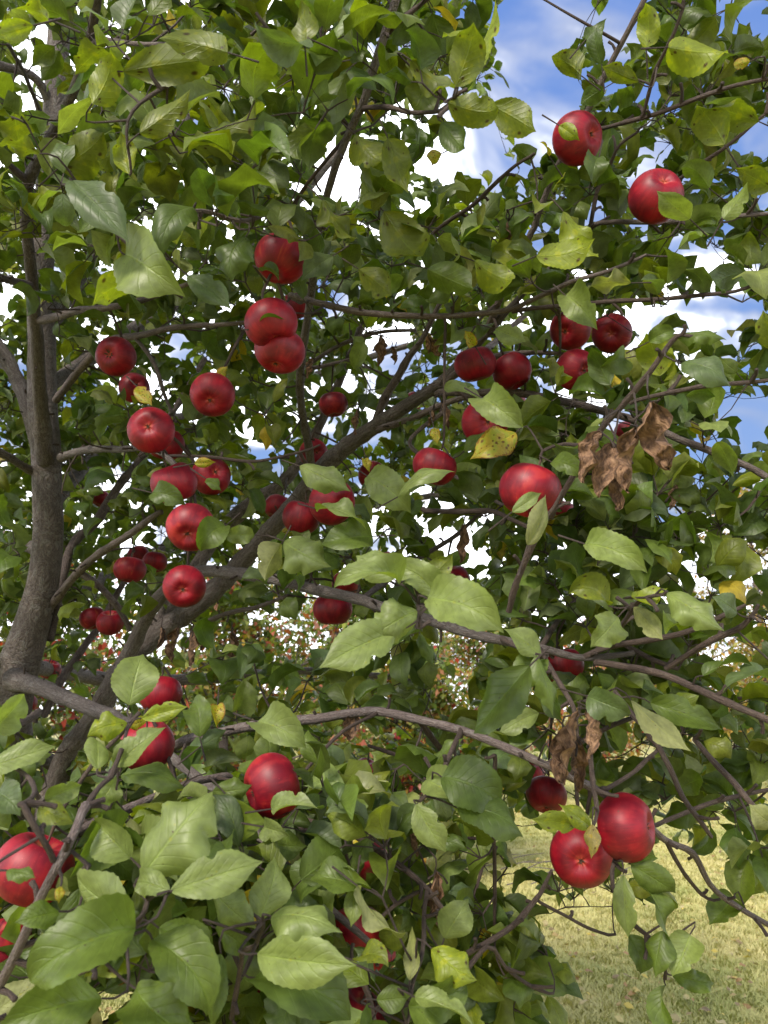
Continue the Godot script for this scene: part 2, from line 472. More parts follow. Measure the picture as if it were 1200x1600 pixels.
# ------------------------------------------------------------------ what the tree is made of
# limbs: [name, keeps its view free, points of (x, y, depth, thickness)]
const LIMBS := [
	["limb", 1, [72, 720, 1.90, 34], [66, 640, 1.82, 26], [58, 540, 1.70, 23], [48, 430, 1.58, 21], [40, 310, 1.46, 19], [62, 245, 1.40, 18], [100, 165, 1.33, 17], [132, 88, 1.28, 16], [152, 10, 1.22, 15], [166, -70, 1.16, 14], [190, -190, 1.1, 11]],
	["limb", 1, [66, 720, 1.92, 30], [45, 640, 1.95, 26], [22, 590, 1.98, 24], [-10, 535, 2.0, 23], [-90, 430, 2.0, 20], [-170, 270, 1.95, 14]],
	["limb", 1, [20, 1062, 1.86, 40], [60, 1072, 1.80, 30], [95, 1086, 1.74, 27], [140, 1106, 1.66, 26], [190, 1128, 1.56, 22], [245, 1162, 1.42, 18], [300, 1208, 1.28, 17], [360, 1262, 1.18, 16], [440, 1345, 1.08, 16], [475, 1385, 1.04, 14], [540, 1440, 1.0, 11], [600, 1490, 0.98, 8]],
	["limb", 1, [58, 1300, 1.98, 40], [100, 1185, 1.96, 36], [130, 1140, 1.94, 34], [158, 1095, 1.92, 32], [180, 1055, 1.90, 30], [203, 1015, 1.86, 27], [228, 960, 1.80, 26], [258, 922, 1.74, 24], [290, 898, 1.68, 22], [340, 893, 1.60, 21], [420, 903, 1.48, 20], [500, 922, 1.36, 20], [560, 936, 1.26, 20], [610, 952, 1.20, 19], [700, 978, 1.12, 18], [765, 996, 1.08, 17], [845, 1012, 1.05, 13], [910, 1028, 1.05, 10], [990, 1020, 1.06, 8]],
	["limb", 1, [135, 1150, 1.97, 36], [175, 1075, 2.02, 36], [213, 1022, 2.04, 36], [262, 980, 2.04, 36], [305, 948, 2.02, 35], [350, 905, 2.0, 33], [400, 855, 1.96, 32], [432, 818, 1.93, 31], [470, 775, 1.88, 31], [505, 732, 1.82, 32], [545, 695, 1.78, 30], [590, 664, 1.72, 27], [640, 632, 1.66, 24], [690, 600, 1.60, 21], [725, 565, 1.56, 18], [762, 522, 1.50, 15], [800, 480, 1.46, 10], [860, 420, 1.4, 7], [930, 380, 1.36, 5]],
	["limb", 0, [218, 1015, 2.05, 24], [280, 930, 2.1, 24], [330, 850, 2.15, 26], [375, 800, 2.15, 27], [410, 778, 2.12, 27], [445, 750, 2.1, 22], [480, 700, 2.1, 18], [520, 620, 2.1, 14], [560, 520, 2.05, 11], [590, 420, 2.0, 8]],
	["limb", 1, [268, 1168, 1.50, 18], [300, 1153, 1.44, 18], [345, 1143, 1.38, 17], [417, 1133, 1.28, 17], [500, 1122, 1.20, 16], [580, 1110, 1.12, 16], [653, 1122, 1.06, 16], [720, 1140, 1.02, 15], [793, 1168, 0.98, 15], [850, 1193, 0.96, 14], [890, 1212, 0.96, 14], [945, 1238, 0.97, 13], [1000, 1276, 0.98, 11], [1040, 1312, 1.0, 10], [1085, 1332, 1.02, 10], [1120, 1388, 1.04, 9], [1200, 1442, 1.06, 8], [1290, 1500, 1.06, 6]],
	["branch", 1, [835, 356, 1.34, 10], [868, 265, 1.28, 10], [914, 176, 1.22, 10], [946, 108, 1.18, 10], [975, 55, 1.15, 9], [1006, -5, 1.12, 9], [1040, -80, 1.1, 7]],
	["branch", 0, [762, 522, 1.50, 12], [790, 450, 1.42, 11], [835, 356, 1.34, 10]],
	["branch", 1, [490, 755, 1.84, 18], [483, 700, 1.72, 15], [473, 655, 1.64, 14], [467, 600, 1.56, 13], [470, 555, 1.50, 13], [484, 470, 1.42, 14], [495, 385, 1.32, 14], [503, 340, 1.27, 14], [522, 275, 1.20, 14], [546, 218, 1.15, 14], [570, 168, 1.11, 13], [590, 100, 1.07, 13], [604, 55, 1.05, 13], [622, -5, 1.02, 12], [650, -90, 1.0, 10]],
	["branch", 1, [549, 205, 1.15, 8], [520, 163, 1.10, 7], [478, 112, 1.06, 7], [438, 70, 1.02, 6], [400, 20, 1.0, 5]],
	["branch", 1, [566, 172, 1.11, 8], [610, 172, 1.06, 8], [645, 180, 1.02, 7], [690, 176, 0.98, 7], [705, 160, 0.96, 5]],
	["branch", 1, [608, 50, 1.05, 9], [630, 30, 1.03, 8], [655, 10, 1.02, 7], [690, -20, 1.0, 6]],
	["branch", 1, [552, 207, 1.16, 6], [500, 265, 1.22, 6], [465, 312, 1.26, 6], [455, 325, 1.28, 4]],
	["branch", 1, [470, 470, 1.40, 12], [455, 461, 1.34, 11], [500, 473, 1.30, 11], [573, 488, 1.28, 10], [667, 493, 1.27, 10], [735, 490, 1.26, 9], [800, 482, 1.24, 8], [850, 460, 1.20, 7], [895, 438, 1.16, 7], [950, 422, 1.12, 6], [1010, 398, 1.1, 5]],
	["branch", 1, [800, 486, 1.26, 8], [870, 480, 1.24, 7], [945, 472, 1.2, 7], [1035, 469, 1.16, 7], [1100, 462, 1.13, 7], [1150, 455, 1.1, 6], [1200, 438, 1.08, 6], [1280, 420, 1.05, 5]],
	["branch", 1, [668, 614, 1.64, 15], [740, 615, 1.52, 14], [800, 614, 1.46, 13], [867, 626, 1.40, 13], [947, 644, 1.33, 12], [1000, 660, 1.28, 12], [1060, 688, 1.23, 11], [1100, 703, 1.20, 11], [1163, 730, 1.16, 11], [1210, 755, 1.13, 9], [1300, 790, 1.1, 7]],
	["branch", 1, [695, 602, 1.60, 12], [735, 572, 1.52, 11], [790, 555, 1.46, 9], [850, 552, 1.42, 7], [920, 560, 1.38, 5]],
	["branch", 1, [590, 672, 1.72, 12], [640, 655, 1.60, 11], [700, 630, 1.54, 10], [745, 618, 1.50, 7]],
	["branch", 1, [585, 664, 1.72, 14], [600, 625, 1.70, 13], [620, 590, 1.68, 12], [640, 555, 1.66, 11], [660, 530, 1.64, 9], [690, 470, 1.6, 7]],
	["branch", 1, [860, 810, 1.02, 9], [927, 688, 0.98, 9], [967, 640, 0.95, 9], [1013, 587, 0.92, 9], [1053, 535, 0.90, 8], [1070, 524, 0.89, 6], [1095, 528, 0.88, 4]],
	["branch", 1, [985, 630, 1.02, 6], [1015, 622, 0.99, 7], [1060, 612, 0.96, 7], [1110, 602, 0.93, 7], [1160, 598, 0.91, 7], [1210, 592, 0.9, 6], [1290, 580, 0.88, 5]],
	["branch", 1, [795, 955, 1.0, 10], [805, 915, 0.98, 10], [833, 850, 0.95, 10], [850, 815, 0.94, 9], [866, 795, 0.93, 8], [880, 765, 0.92, 5]],
	["branch", 1, [910, 1028, 1.05, 10], [953, 1010, 1.04, 9], [1027, 997, 1.0, 9], [1090, 980, 0.97, 8], [1135, 957, 0.95, 7], [1165, 945, 0.94, 5]],
	["branch", 1, [940, 985, 1.12, 9], [985, 1012, 1.1, 8], [1020, 1030, 1.08, 8], [1060, 1045, 1.06, 7]],
	["branch", 1, [1040, 1045, 1.02, 8], [1070, 1025, 1.0, 9], [1110, 1000, 0.96, 10], [1160, 975, 0.93, 9], [1185, 945, 0.91, 6]],
	["branch", 1, [930, 1035, 1.04, 10], [1007, 1046, 0.98, 11], [1050, 1057, 0.95, 11], [1100, 1080, 0.92, 11], [1187, 1120, 0.88, 11], [1230, 1140, 0.86, 9], [1320, 1180, 0.85, 6]],
	["branch", 1, [960, 1080, 1.0, 8], [984, 1112, 0.97, 9], [1014, 1145, 0.95, 9], [1048, 1200, 0.93, 9], [1068, 1245, 0.92, 9], [1100, 1290, 0.91, 8], [1112, 1308, 0.91, 6]],
	["branch", 1, [1085, 1155, 0.95, 8], [1123, 1198, 0.92, 10], [1150, 1226, 0.90, 10], [1175, 1256, 0.88, 9], [1215, 1300, 0.87, 7]],
	["branch", 1, [1020, 1290, 1.0, 7], [1050, 1277, 1.02, 7], [1120, 1252, 1.05, 7], [1200, 1236, 1.08, 6], [1280, 1220, 1.1, 5]],
	["branch", 1, [940, 1232, 0.96, 8], [985, 1206, 1.0, 7], [1010, 1186, 1.03, 7], [1030, 1170, 1.05, 5]],
	["branch", 1, [-70, 1680, 0.66, 22], [-20, 1580, 0.64, 19], [20, 1500, 0.62, 18], [58, 1408, 0.61, 17], [84, 1352, 0.61, 17], [110, 1302, 0.62, 17], [126, 1265, 0.64, 18], [133, 1258, 0.65, 17]],
	["branch", 1, [84, 1345, 0.61, 10], [58, 1305, 0.60, 9], [36, 1268, 0.60, 10], [30, 1255, 0.60, 8]],
	["branch", 1, [112, 1330, 0.62, 6], [130, 1345, 0.61, 6], [135, 1352, 0.61, 4]],
	["branch", 1, [120, 1300, 0.92, 18], [150, 1282, 0.95, 18], [190, 1267, 0.98, 18], [240, 1248, 1.02, 17], [300, 1226, 1.08, 14], [360, 1215, 1.14, 11]],
	["branch", 1, [110, 1640, 0.9, 12], [160, 1606, 0.92, 11], [225, 1580, 0.95, 10], [300, 1560, 0.98, 8]],
	["branch", 1, [480, 1300, 1.12, 9], [455, 1280, 1.15, 9], [500, 1290, 1.1, 9], [547, 1303, 1.06, 8], [590, 1330, 1.02, 9], [635, 1362, 0.98, 9], [668, 1392, 0.96, 8], [700, 1430, 0.94, 6]],
	["branch", 0, [660, 1392, 0.96, 6], [620, 1415, 0.95, 6], [580, 1450, 0.94, 5]],
	["branch", 1, [773, 1180, 1.0, 7], [770, 1260, 1.02, 6], [773, 1330, 1.04, 6], [774, 1400, 1.05, 6], [773, 1470, 1.06, 5]],
	["branch", 1, [730, 1490, 0.95, 9], [800, 1448, 0.98, 9], [838, 1405, 1.02, 8], [852, 1380, 1.05, 6], [862, 1360, 1.07, 4]],
	["branch", 1, [838, 1405, 1.02, 5], [880, 1425, 1.04, 5], [925, 1448, 1.05, 5], [962, 1460, 1.06, 4]],
	["branch", 1, [700, 1560, 0.9, 9], [760, 1480, 0.95, 7], [790, 1512, 0.96, 6], [830, 1540, 0.97, 6], [865, 1552, 0.98, 4]],
	["branch", 1, [980, 1285, 0.97, 8], [955, 1360, 0.93, 7], [962, 1400, 0.92, 7], [985, 1440, 0.92, 7], [1030, 1480, 0.92, 6], [1040, 1530, 0.92, 5]],
	["branch", 1, [1040, 1312, 1.0, 7], [1070, 1360, 1.02, 6], [1100, 1395, 1.05, 6], [1125, 1405, 1.06, 4]],
	["branch", 1, [925, 1100, 0.92, 6], [918, 1170, 0.90, 8], [924, 1230, 0.88, 8], [932, 1265, 0.87, 7], [925, 1295, 0.86, 4]],
	["branch", 1, [843, 1013, 1.04, 8], [870, 1060, 1.0, 8], [895, 1105, 0.97, 7], [900, 1160, 0.96, 6], [893, 1210, 0.96, 6]],
	["branch", 1, [88, 625, 1.90, 14], [133, 567, 1.74, 12], [173, 532, 1.64, 12], [213, 525, 1.56, 11], [280, 512, 1.46, 9], [333, 508, 1.40, 8], [383, 502, 1.36, 7], [430, 490, 1.32, 5]],
	["branch", 1, [210, 526, 1.56, 7], [240, 565, 1.54, 7], [258, 620, 1.52, 6], [275, 660, 1.5, 4]],
	["branch", 1, [62, 500, 1.65, 16], [90, 494, 1.58, 15], [120, 486, 1.50, 14], [158, 482, 1.42, 12], [220, 470, 1.34, 9], [300, 440, 1.26, 6]],
	["branch", 1, [95, 716, 1.90, 13], [140, 703, 1.66, 11], [217, 703, 1.40, 10], [260, 713, 1.30, 9], [300, 760, 1.24, 7]],
	["branch", 1, [262, 713, 1.30, 5], [333, 714, 1.26, 5], [400, 719, 1.24, 5], [470, 705, 1.22, 4], [500, 695, 1.2, 3]],
	["branch", 1, [58, 742, 1.92, 16], [30, 726, 1.86, 14], [0, 710, 1.80, 13], [-80, 680, 1.7, 10], [-160, 660, 1.6, 8]],
	["branch", 1, [46, 445, 1.58, 13], [20, 438, 1.5, 12], [-10, 430, 1.4, 11], [-90, 390, 1.3, 8]],
	["branch", 1, [46, 286, 1.44, 12], [25, 268, 1.40, 11], [-5, 240, 1.36, 10], [-80, 190, 1.3, 8]],
	["branch", 1, [78, 1000, 1.95, 14], [110, 860, 2.05, 17], [150, 818, 2.1, 17], [187, 757, 2.15, 15], [217, 720, 2.2, 13], [270, 640, 2.25, 10], [320, 560, 2.3, 8]],
	["branch", 1, [72, 960, 1.95, 14], [92, 930, 1.88, 13], [118, 897, 1.80, 12], [157, 863, 1.72, 12], [210, 830, 1.62, 11], [253, 800, 1.54, 8]],
	["branch", 1, [120, 893, 1.80, 10], [145, 908, 1.80, 10], [170, 932, 1.82, 10], [190, 960, 1.84, 9], [202, 986, 1.86, 8]],
	["branch", 1, [70, 1120, 1.96, 14], [97, 1062, 2.0, 15], [133, 1008, 2.05, 14], [155, 980, 2.1, 12], [200, 900, 2.2, 9]],
	["branch", 1, [60, 1112, 1.8, 14], [30, 1132, 1.66, 13], [0, 1152, 1.55, 12], [-80, 1190, 1.4, 10]],
	["branch", 1, [300, 985, 2.0, 8], [330, 967, 1.9, 8], [365, 955, 1.8, 8], [400, 948, 1.72, 7], [450, 930, 1.6, 5]],
	["branch", 1, [140, 70, 1.27, 9], [165, 62, 1.20, 8], [200, 67, 1.14, 7], [245, 71, 1.09, 7], [293, 72, 1.05, 6], [350, 85, 1.0, 4]],
	["branch", 1, [112, 150, 1.5, 8], [193, 133, 1.6, 8], [222, 127, 1.6, 8], [284, 125, 1.58, 7], [330, 120, 1.55, 5]],
	["branch", 1, [85, 175, 2.1, 16], [60, 125, 2.05, 15], [20, 105, 2.0, 15], [-40, 95, 1.95, 13]],
	["branch", 1, [75, 200, 1.9, 7], [55, 150, 1.8, 7], [35, 110, 1.7, 7], [12, 70, 1.6, 6]],
	["branch", 1, [935, 200, 1.22, 6], [987, 187, 1.15, 7], [1033, 173, 1.12, 7], [1090, 152, 1.08, 7], [1150, 133, 1.05, 6], [1220, 120, 1.03, 5]],
	["branch", 1, [1000, 186, 1.14, 6], [1017, 120, 1.1, 6], [1036, 80, 1.07, 6], [1052, 45, 1.05, 6], [1068, 0, 1.03, 5]],
	["branch", 1, [1040, 290, 1.2, 6], [1087, 257, 1.14, 6], [1133, 228, 1.1, 6], [1182, 187, 1.07, 5], [1230, 150, 1.05, 4]],
	["branch", 1, [880, 410, 1.38, 8], [923, 357, 1.30, 8], [950, 347, 1.26, 8], [1010, 345, 1.22, 8], [1087, 343, 1.18, 8], [1140, 338, 1.14, 7], [1210, 332, 1.1, 6], [1300, 320, 1.06, 5]],
	["branch", 1, [923, 352, 1.30, 7], [933, 293, 1.28, 7], [950, 255, 1.26, 6], [965, 225, 1.24, 5], [1000, 200, 1.22, 4]],
	["branch", 1, [640, 400, 1.4, 6], [687, 353, 1.32, 6], [733, 323, 1.26, 6], [770, 290, 1.22, 6], [805, 258, 1.18, 5], [835, 240, 1.15, 4]],
	["branch", 1, [555, 560, 1.9, 6], [480, 575, 1.86, 7], [530, 540, 1.84, 6], [590, 520, 1.82, 6], [650, 515, 1.8, 5]],
	["branch", 1, [700, 640, 1.5, 8], [640, 690, 1.5, 7], [690, 730, 1.45, 6], [740, 760, 1.4, 6], [800, 800, 1.36, 5]],
	["branch", 1, [660, 795, 1.3, 8], [720, 798, 1.26, 8], [770, 800, 1.2, 8], [800, 812, 1.16, 7], [840, 830, 1.1, 6]],
	["branch", 1, [575, 1165, 1.2, 5], [620, 1180, 1.2, 6], [680, 1200, 1.15, 5]],
	["branch", 0, [362, 1590, 0.8, 9], [368, 1540, 0.78, 8], [374, 1490, 0.76, 7], [372, 1440, 0.76, 5]],
	["branch", 0, [600, 1680, 0.85, 10], [575, 1560, 0.84, 9], [560, 1530, 0.84, 8], [540, 1500, 0.84, 6]],
	["branch", 0, [600, 950, 1.22, 10], [632, 985, 1.02, 9], [652, 985, 0.86, 8], [656, 962, 0.75, 7], [655, 945, 0.72, 5]],
	["branch", 0, [22, 1500, 0.62, 10], [90, 1530, 0.62, 9], [160, 1500, 0.60, 9], [203, 1452, 0.585, 8], [222, 1420, 0.58, 7], [232, 1392, 0.59, 6], [262, 1392, 0.585, 4]],
	["branch", 0, [374, 1490, 0.76, 9], [392, 1480, 0.70, 8], [402, 1460, 0.66, 7], [412, 1440, 0.645, 5]],
	["branch", 0, [668, 1392, 0.96, 7], [660, 1440, 0.86, 7], [655, 1490, 0.78, 7], [640, 1545, 0.74, 7], [636, 1600, 0.72, 5]],
	["branch", 0, [125, 1268, 0.65, 9], [150, 1230, 0.68, 8], [175, 1205, 0.72, 7], [190, 1160, 0.77, 6], [205, 1115, 0.83, 4]],
	["branch", 0, [30, 1258, 0.60, 9], [50, 1240, 0.63, 8], [40, 1215, 0.66, 7], [0, 1190, 0.68, 6], [-20, 1150, 0.70, 4]],
	["branch", 0, [720, 1140, 1.02, 9], [700, 1180, 0.94, 8], [684, 1212, 0.87, 7], [655, 1252, 0.85, 5]],
	["branch", 0, [785, 997, 1.07, 9], [810, 1010, 0.95, 8], [838, 1030, 0.84, 6], [846, 1024, 0.82, 4]],
	["branch", 0, [955, 1010, 1.04, 8], [975, 970, 0.93, 7], [1000, 935, 0.86, 7], [1042, 924, 0.82, 5]],
	["branch", 0, [500, 355, 1.28, 9], [440, 330, 1.1, 8], [380, 345, 0.96, 7], [300, 330, 0.88, 6], [210, 390, 0.85, 5], [120, 285, 0.83, 3]],
	["branch", 0, [293, 72, 1.05, 7], [340, 90, 0.92, 6], [250, 140, 0.86, 6], [200, 190, 0.85, 5], [205, 270, 0.86, 4]],
	["branch", 0, [690, 176, 0.98, 7], [708, 165, 0.86, 6], [715, 140, 0.76, 5], [722, 112, 0.74, 4]],
	# the far side of the crown, between and behind the limbs one sees
	["limb", 0, [60, 620, 2.0, 24], [-20, 560, 2.4, 20], [-110, 470, 2.7, 15], [-200, 380, 2.8, 9]],
	["limb", 0, [60, 860, 2.0, 24], [-10, 830, 2.4, 20], [-90, 780, 2.7, 15], [-190, 700, 2.8, 9]],
	["limb", 0, [80, 500, 2.0, 26], [160, 380, 2.3, 24], [250, 260, 2.5, 20], [330, 120, 2.6, 15], [380, -30, 2.6, 10]],
	["limb", 0, [75, 600, 2.0, 26], [200, 520, 2.4, 24], [330, 440, 2.7, 18], [450, 330, 2.8, 14], [560, 200, 2.8, 9]],
	["limb", 0, [70, 800, 2.0, 26], [180, 690, 2.5, 24], [330, 640, 2.9, 19], [480, 590, 3.0, 14], [640, 540, 3.0, 9]],
	["limb", 0, [60, 950, 2.05, 28], [170, 900, 2.6, 24], [330, 830, 3.0, 20], [520, 800, 3.1, 14], [700, 770, 3.0, 9]],
	["limb", 0, [45, 1040, 2.05, 28], [150, 1060, 2.5, 24], [320, 1060, 2.8, 19], [480, 1050, 2.8, 14], [640, 1060, 2.7, 9]],
	["limb", 0, [60, 1180, 2.05, 28], [160, 1230, 2.3, 22], [300, 1280, 2.4, 18], [460, 1310, 2.3, 12], [620, 1330, 2.2, 8]],
	["limb", 0, [50, 1300, 2.0, 26], [140, 1400, 1.9, 22], [260, 1480, 1.8, 16], [420, 1530, 1.7, 12], [600, 1560, 1.6, 8]],
	["limb", 0, [700, 590, 1.62, 12], [790, 520, 1.9, 10], [880, 430, 2.0, 8], [960, 330, 2.0, 6]],
	["limb", 0, [870, 627, 1.4, 9], [930, 700, 1.6, 9], [1000, 770, 1.7, 7], [1080, 830, 1.7, 5]],
	["limb", 0, [845, 1012, 1.05, 9], [900, 940, 1.3, 8], [980, 870, 1.4, 7], [1080, 800, 1.4, 5]],
	["limb", 0, [850, 1193, 0.96, 9], [960, 1130, 1.2, 8], [1080, 1100, 1.3, 7], [1180, 1090, 1.3, 5]],
	["limb", 0, [560, 940, 1.26, 10], [640, 880, 1.5, 9], [720, 830, 1.6, 7], [790, 760, 1.6, 5]],
	["limb", 0, [653, 1122, 1.06, 10], [720, 1220, 1.2, 8], [760, 1300, 1.25, 6], [740, 1400, 1.2, 5]],
]

# apples: x, y, width in the frame, where the calyx points (99: hanging, hidden below), skin, share kept in view, label
const APPLES := [
	[903, 216, 80, 0.62, 0.12, 0, 1.0, "dark red apple high up against the sky with a small leaf lying on it"],
	[1025, 307, 84, 0.10, -0.45, 0, 1.0, "dark red apple nearest the upper right corner, low right of the other high apple"],
	[438, 405, 82, 99, 0, 2, 0.6, "dark shaded apple half hidden by leaves, topmost of the clustered column"],
	[424, 506, 84, 99, 0, 0, 0.95, "red apple in the middle of the clustered column, overlapping the one below"],
	[437, 548, 80, -0.2, 0.9, 0, 0.9, "red apple at the bottom of the clustered column, partly behind another"],
	[462, 478, 50, 99, 0, 2, 0.4, "dark red apple peeping out behind the clustered column"],
	[181, 557, 62, -0.12, 0.05, 0, 0.9, "red apple near the trunk showing its shaggy dried calyx"],
	[210, 606, 48, 0.5, -0.2, 0, 0.9, "small red apple just above the yellow leaf, below the shaggy one"],
	[332, 617, 70, 0.0, 0.5, 0, 1.0, "round red apple hanging alone with its calyx facing down, right of the yellow leaf"],
	[236, 672, 73, 0.08, -0.14, 0, 1.0, "round red apple directly under the yellow leaf"],
	[260, 694, 58, 99, 0, 0, 0.7, "red apple tucked behind the one under the yellow leaf"],
	[272, 755, 72, 99, 0, 0, 0.85, "red apple half covered by a green leaf, left of the one with yellow leaf"],
	[330, 743, 62, 0.5, -0.25, 0, 0.85, "red apple carrying a small spotted yellow leaf on its face"],
	[298, 824, 77, 0.02, 0.38, 1, 1.0, "light red apple with calyx facing the viewer, lowest of the group of five"],
	[203, 890, 50, 99, 0, 2, 1.0, "small dark red apple hanging from a withered stem, left of a smaller one"],
	[243, 878, 38, 99, 0, 0, 0.8, "small red apple just right of the one on a withered stem"],
	[216, 868, 34, 99, 0, 0, 0.4, "small red apple almost hidden above two others by the trunk"],
	[288, 916, 67, 0.14, 0.15, 0, 1.0, "lopsided dark red apple in front of the thick diagonal limb"],
	[155, 778, 32, 99, 0, 0, 0.7, "small red apple in shade close to the trunk, behind a thin limb"],
	[77, 1046, 36, 99, 0, 1, 0.9, "small pinkish red apple above the fork at the foot of the trunk"],
	[250, 1085, 66, 99, 0, 0, 0.9, "red apple right beside a large upright leaf over the fork"],
	[230, 1165, 84, 99, 0, 0, 0.8, "red apple mostly covered by a large leaf with a yellow leaf above"],
	[425, 1228, 100, -0.85, 0.2, 1, 1.0, "large bright red apple in the lower middle with a leaf across its foot"],
	[52, 1358, 122, 99, 0, 0, 0.9, "very large red apple behind a grey forked branch at the left edge"],
	[-8, 1490, 112, 99, 0, 1, 0.9, "red apple cut off by the left edge, below the very large one"],
	[558, 1452, 82, 99, 0, 1, 0.8, "streaked red apple behind a hanging leaf near the bottom"],
	[594, 1494, 50, 99, 0, 2, 0.8, "small purplish apple tucked beside the streaked one near the bottom"],
	[556, 1588, 92, 99, 0, 1, 0.7, "red and yellow streaked apple cut off by the bottom edge"],
	[588, 1585, 56, 99, 0, 2, 0.4, "dark apple at the bottom edge, right behind the streaked one"],
	[395, 1552, 72, 99, 0, 2, 0.6, "dark red apple deep in shade near the bottom, behind a reddish twig"],
	[655, 1585, 34, 99, 0, 1, 0.7, "small bright red apple at the bottom edge between leaves"],
	[576, 1345, 64, 0.3, 0.3, 0, 0.7, "red apple split in view by a leaf hanging across its middle"],
	[571, 1200, 34, 99, 0, 0, 0.9, "tiny far red apple under the long arching branch"],
	[521, 632, 46, 99, 0, 1, 0.9, "small light red apple left of the diagonal limb, half lit"],
	[490, 708, 46, 0.4, 0.0, 2, 0.7, "small dark apple behind the upright branch where it meets the diagonal limb"],
	[520, 783, 74, 0.65, 0.15, 0, 1.0, "red apple below the diagonal limb, largest of a row of three"],
	[471, 808, 60, 99, 0, 0, 0.85, "red apple in the middle of a row of three, under a leaf"],
	[435, 793, 46, 99, 0, 0, 0.8, "red apple at the left end of a row of three"],
	[582, 743, 46, -0.1, 0.2, 2, 0.9, "small dark red apple hanging under the diagonal limb, right of the row of three"],
	[679, 729, 70, 99, 0, 2, 1.0, "dark red apple hanging under a tuft of withered stems with a leaf at its foot"],
	[743, 569, 66, 99, 0, 0, 0.95, "red apple behind the end of the diagonal limb"],
	[800, 580, 62, 99, 0, 0, 0.9, "red apple right of the one behind the end of the diagonal limb"],
	[758, 660, 74, 0.05, 0.1, 0, 1.0, "red apple with a fresh green leaf over its shoulder and a yellow leaf below"],
	[828, 767, 98, 99, 0, 1, 0.9, "large speckled red apple with a pale leaf standing in front of it"],
	[880, 798, 40, 99, 0, 0, 0.6, "red apple showing below the large speckled one"],
	[892, 515, 66, -0.6, 0.3, 0, 0.9, "red apple with a curled leaf hanging over it, left of a pair"],
	[956, 521, 62, -0.3, 0.2, 2, 0.9, "dark red apple at the right of a pair against blue sky"],
	[900, 578, 66, 0.4, 0.2, 2, 0.8, "dark red apple just below the pair, partly behind leaves"],
	[978, 676, 38, 99, 0, 2, 0.9, "small dark red apple between hanging withered leaves"],
	[648, 626, 32, 99, 0, 0, 0.6, "small red apple right behind the middle of the diagonal limb"],
	[803, 630, 40, 99, 0, 0, 0.6, "small red apple behind the thin branch, under two larger apples"],
	[706, 908, 56, 99, 0, 1, 0.85, "red apple behind the cluster of large bright leaves"],
	[520, 952, 62, 99, 0, 0, 0.7, "red apple hanging under the level branch left of the bright leaves"],
	[540, 912, 44, 99, 0, 0, 0.5, "red apple just showing above the level branch"],
	[878, 1040, 68, 99, 0, 0, 0.8, "red apple over a tuft of brown withered leaves"],
	[855, 1242, 64, -0.2, 0.75, 0, 1.0, "red apple under the withered tuft, up left of the large pair"],
	[830, 1212, 44, 99, 0, 2, 0.6, "dark apple nearly hidden beside the withered tuft"],
	[908, 1336, 97, -0.25, -0.12, 0, 1.0, "large red apple at lower left of the pair, under two lime leaves"],
	[978, 1292, 103, 0.86, -0.2, 0, 1.0, "large red apple at upper right of the pair over the lawn"],
	[87, 370, 34, 99, 0, 0, 0.5, "red apple just showing behind the upper trunk"],
	[145, 966, 40, 99, 0, 2, 0.6, "dark apple in the shade left of two others behind thin twigs"],
	[172, 973, 42, 99, 0, 0, 0.6, "red apple in the shade between two others behind thin twigs"],
	[226, 986, 36, 99, 0, 0, 0.6, "small red apple in the gap between the two diagonal limbs"],
	[42, 1100, 32, 99, 0, 1, 0.7, "small red apple under the left fork of the trunk"],
	[38, 848, 28, 99, 0, 0, 0.7, "small far red apple left of the trunk"],
	[602, 872, 26, 99, 0, 0, 0.8, "tiny red apple behind the top of the bright leaf cluster"],
]

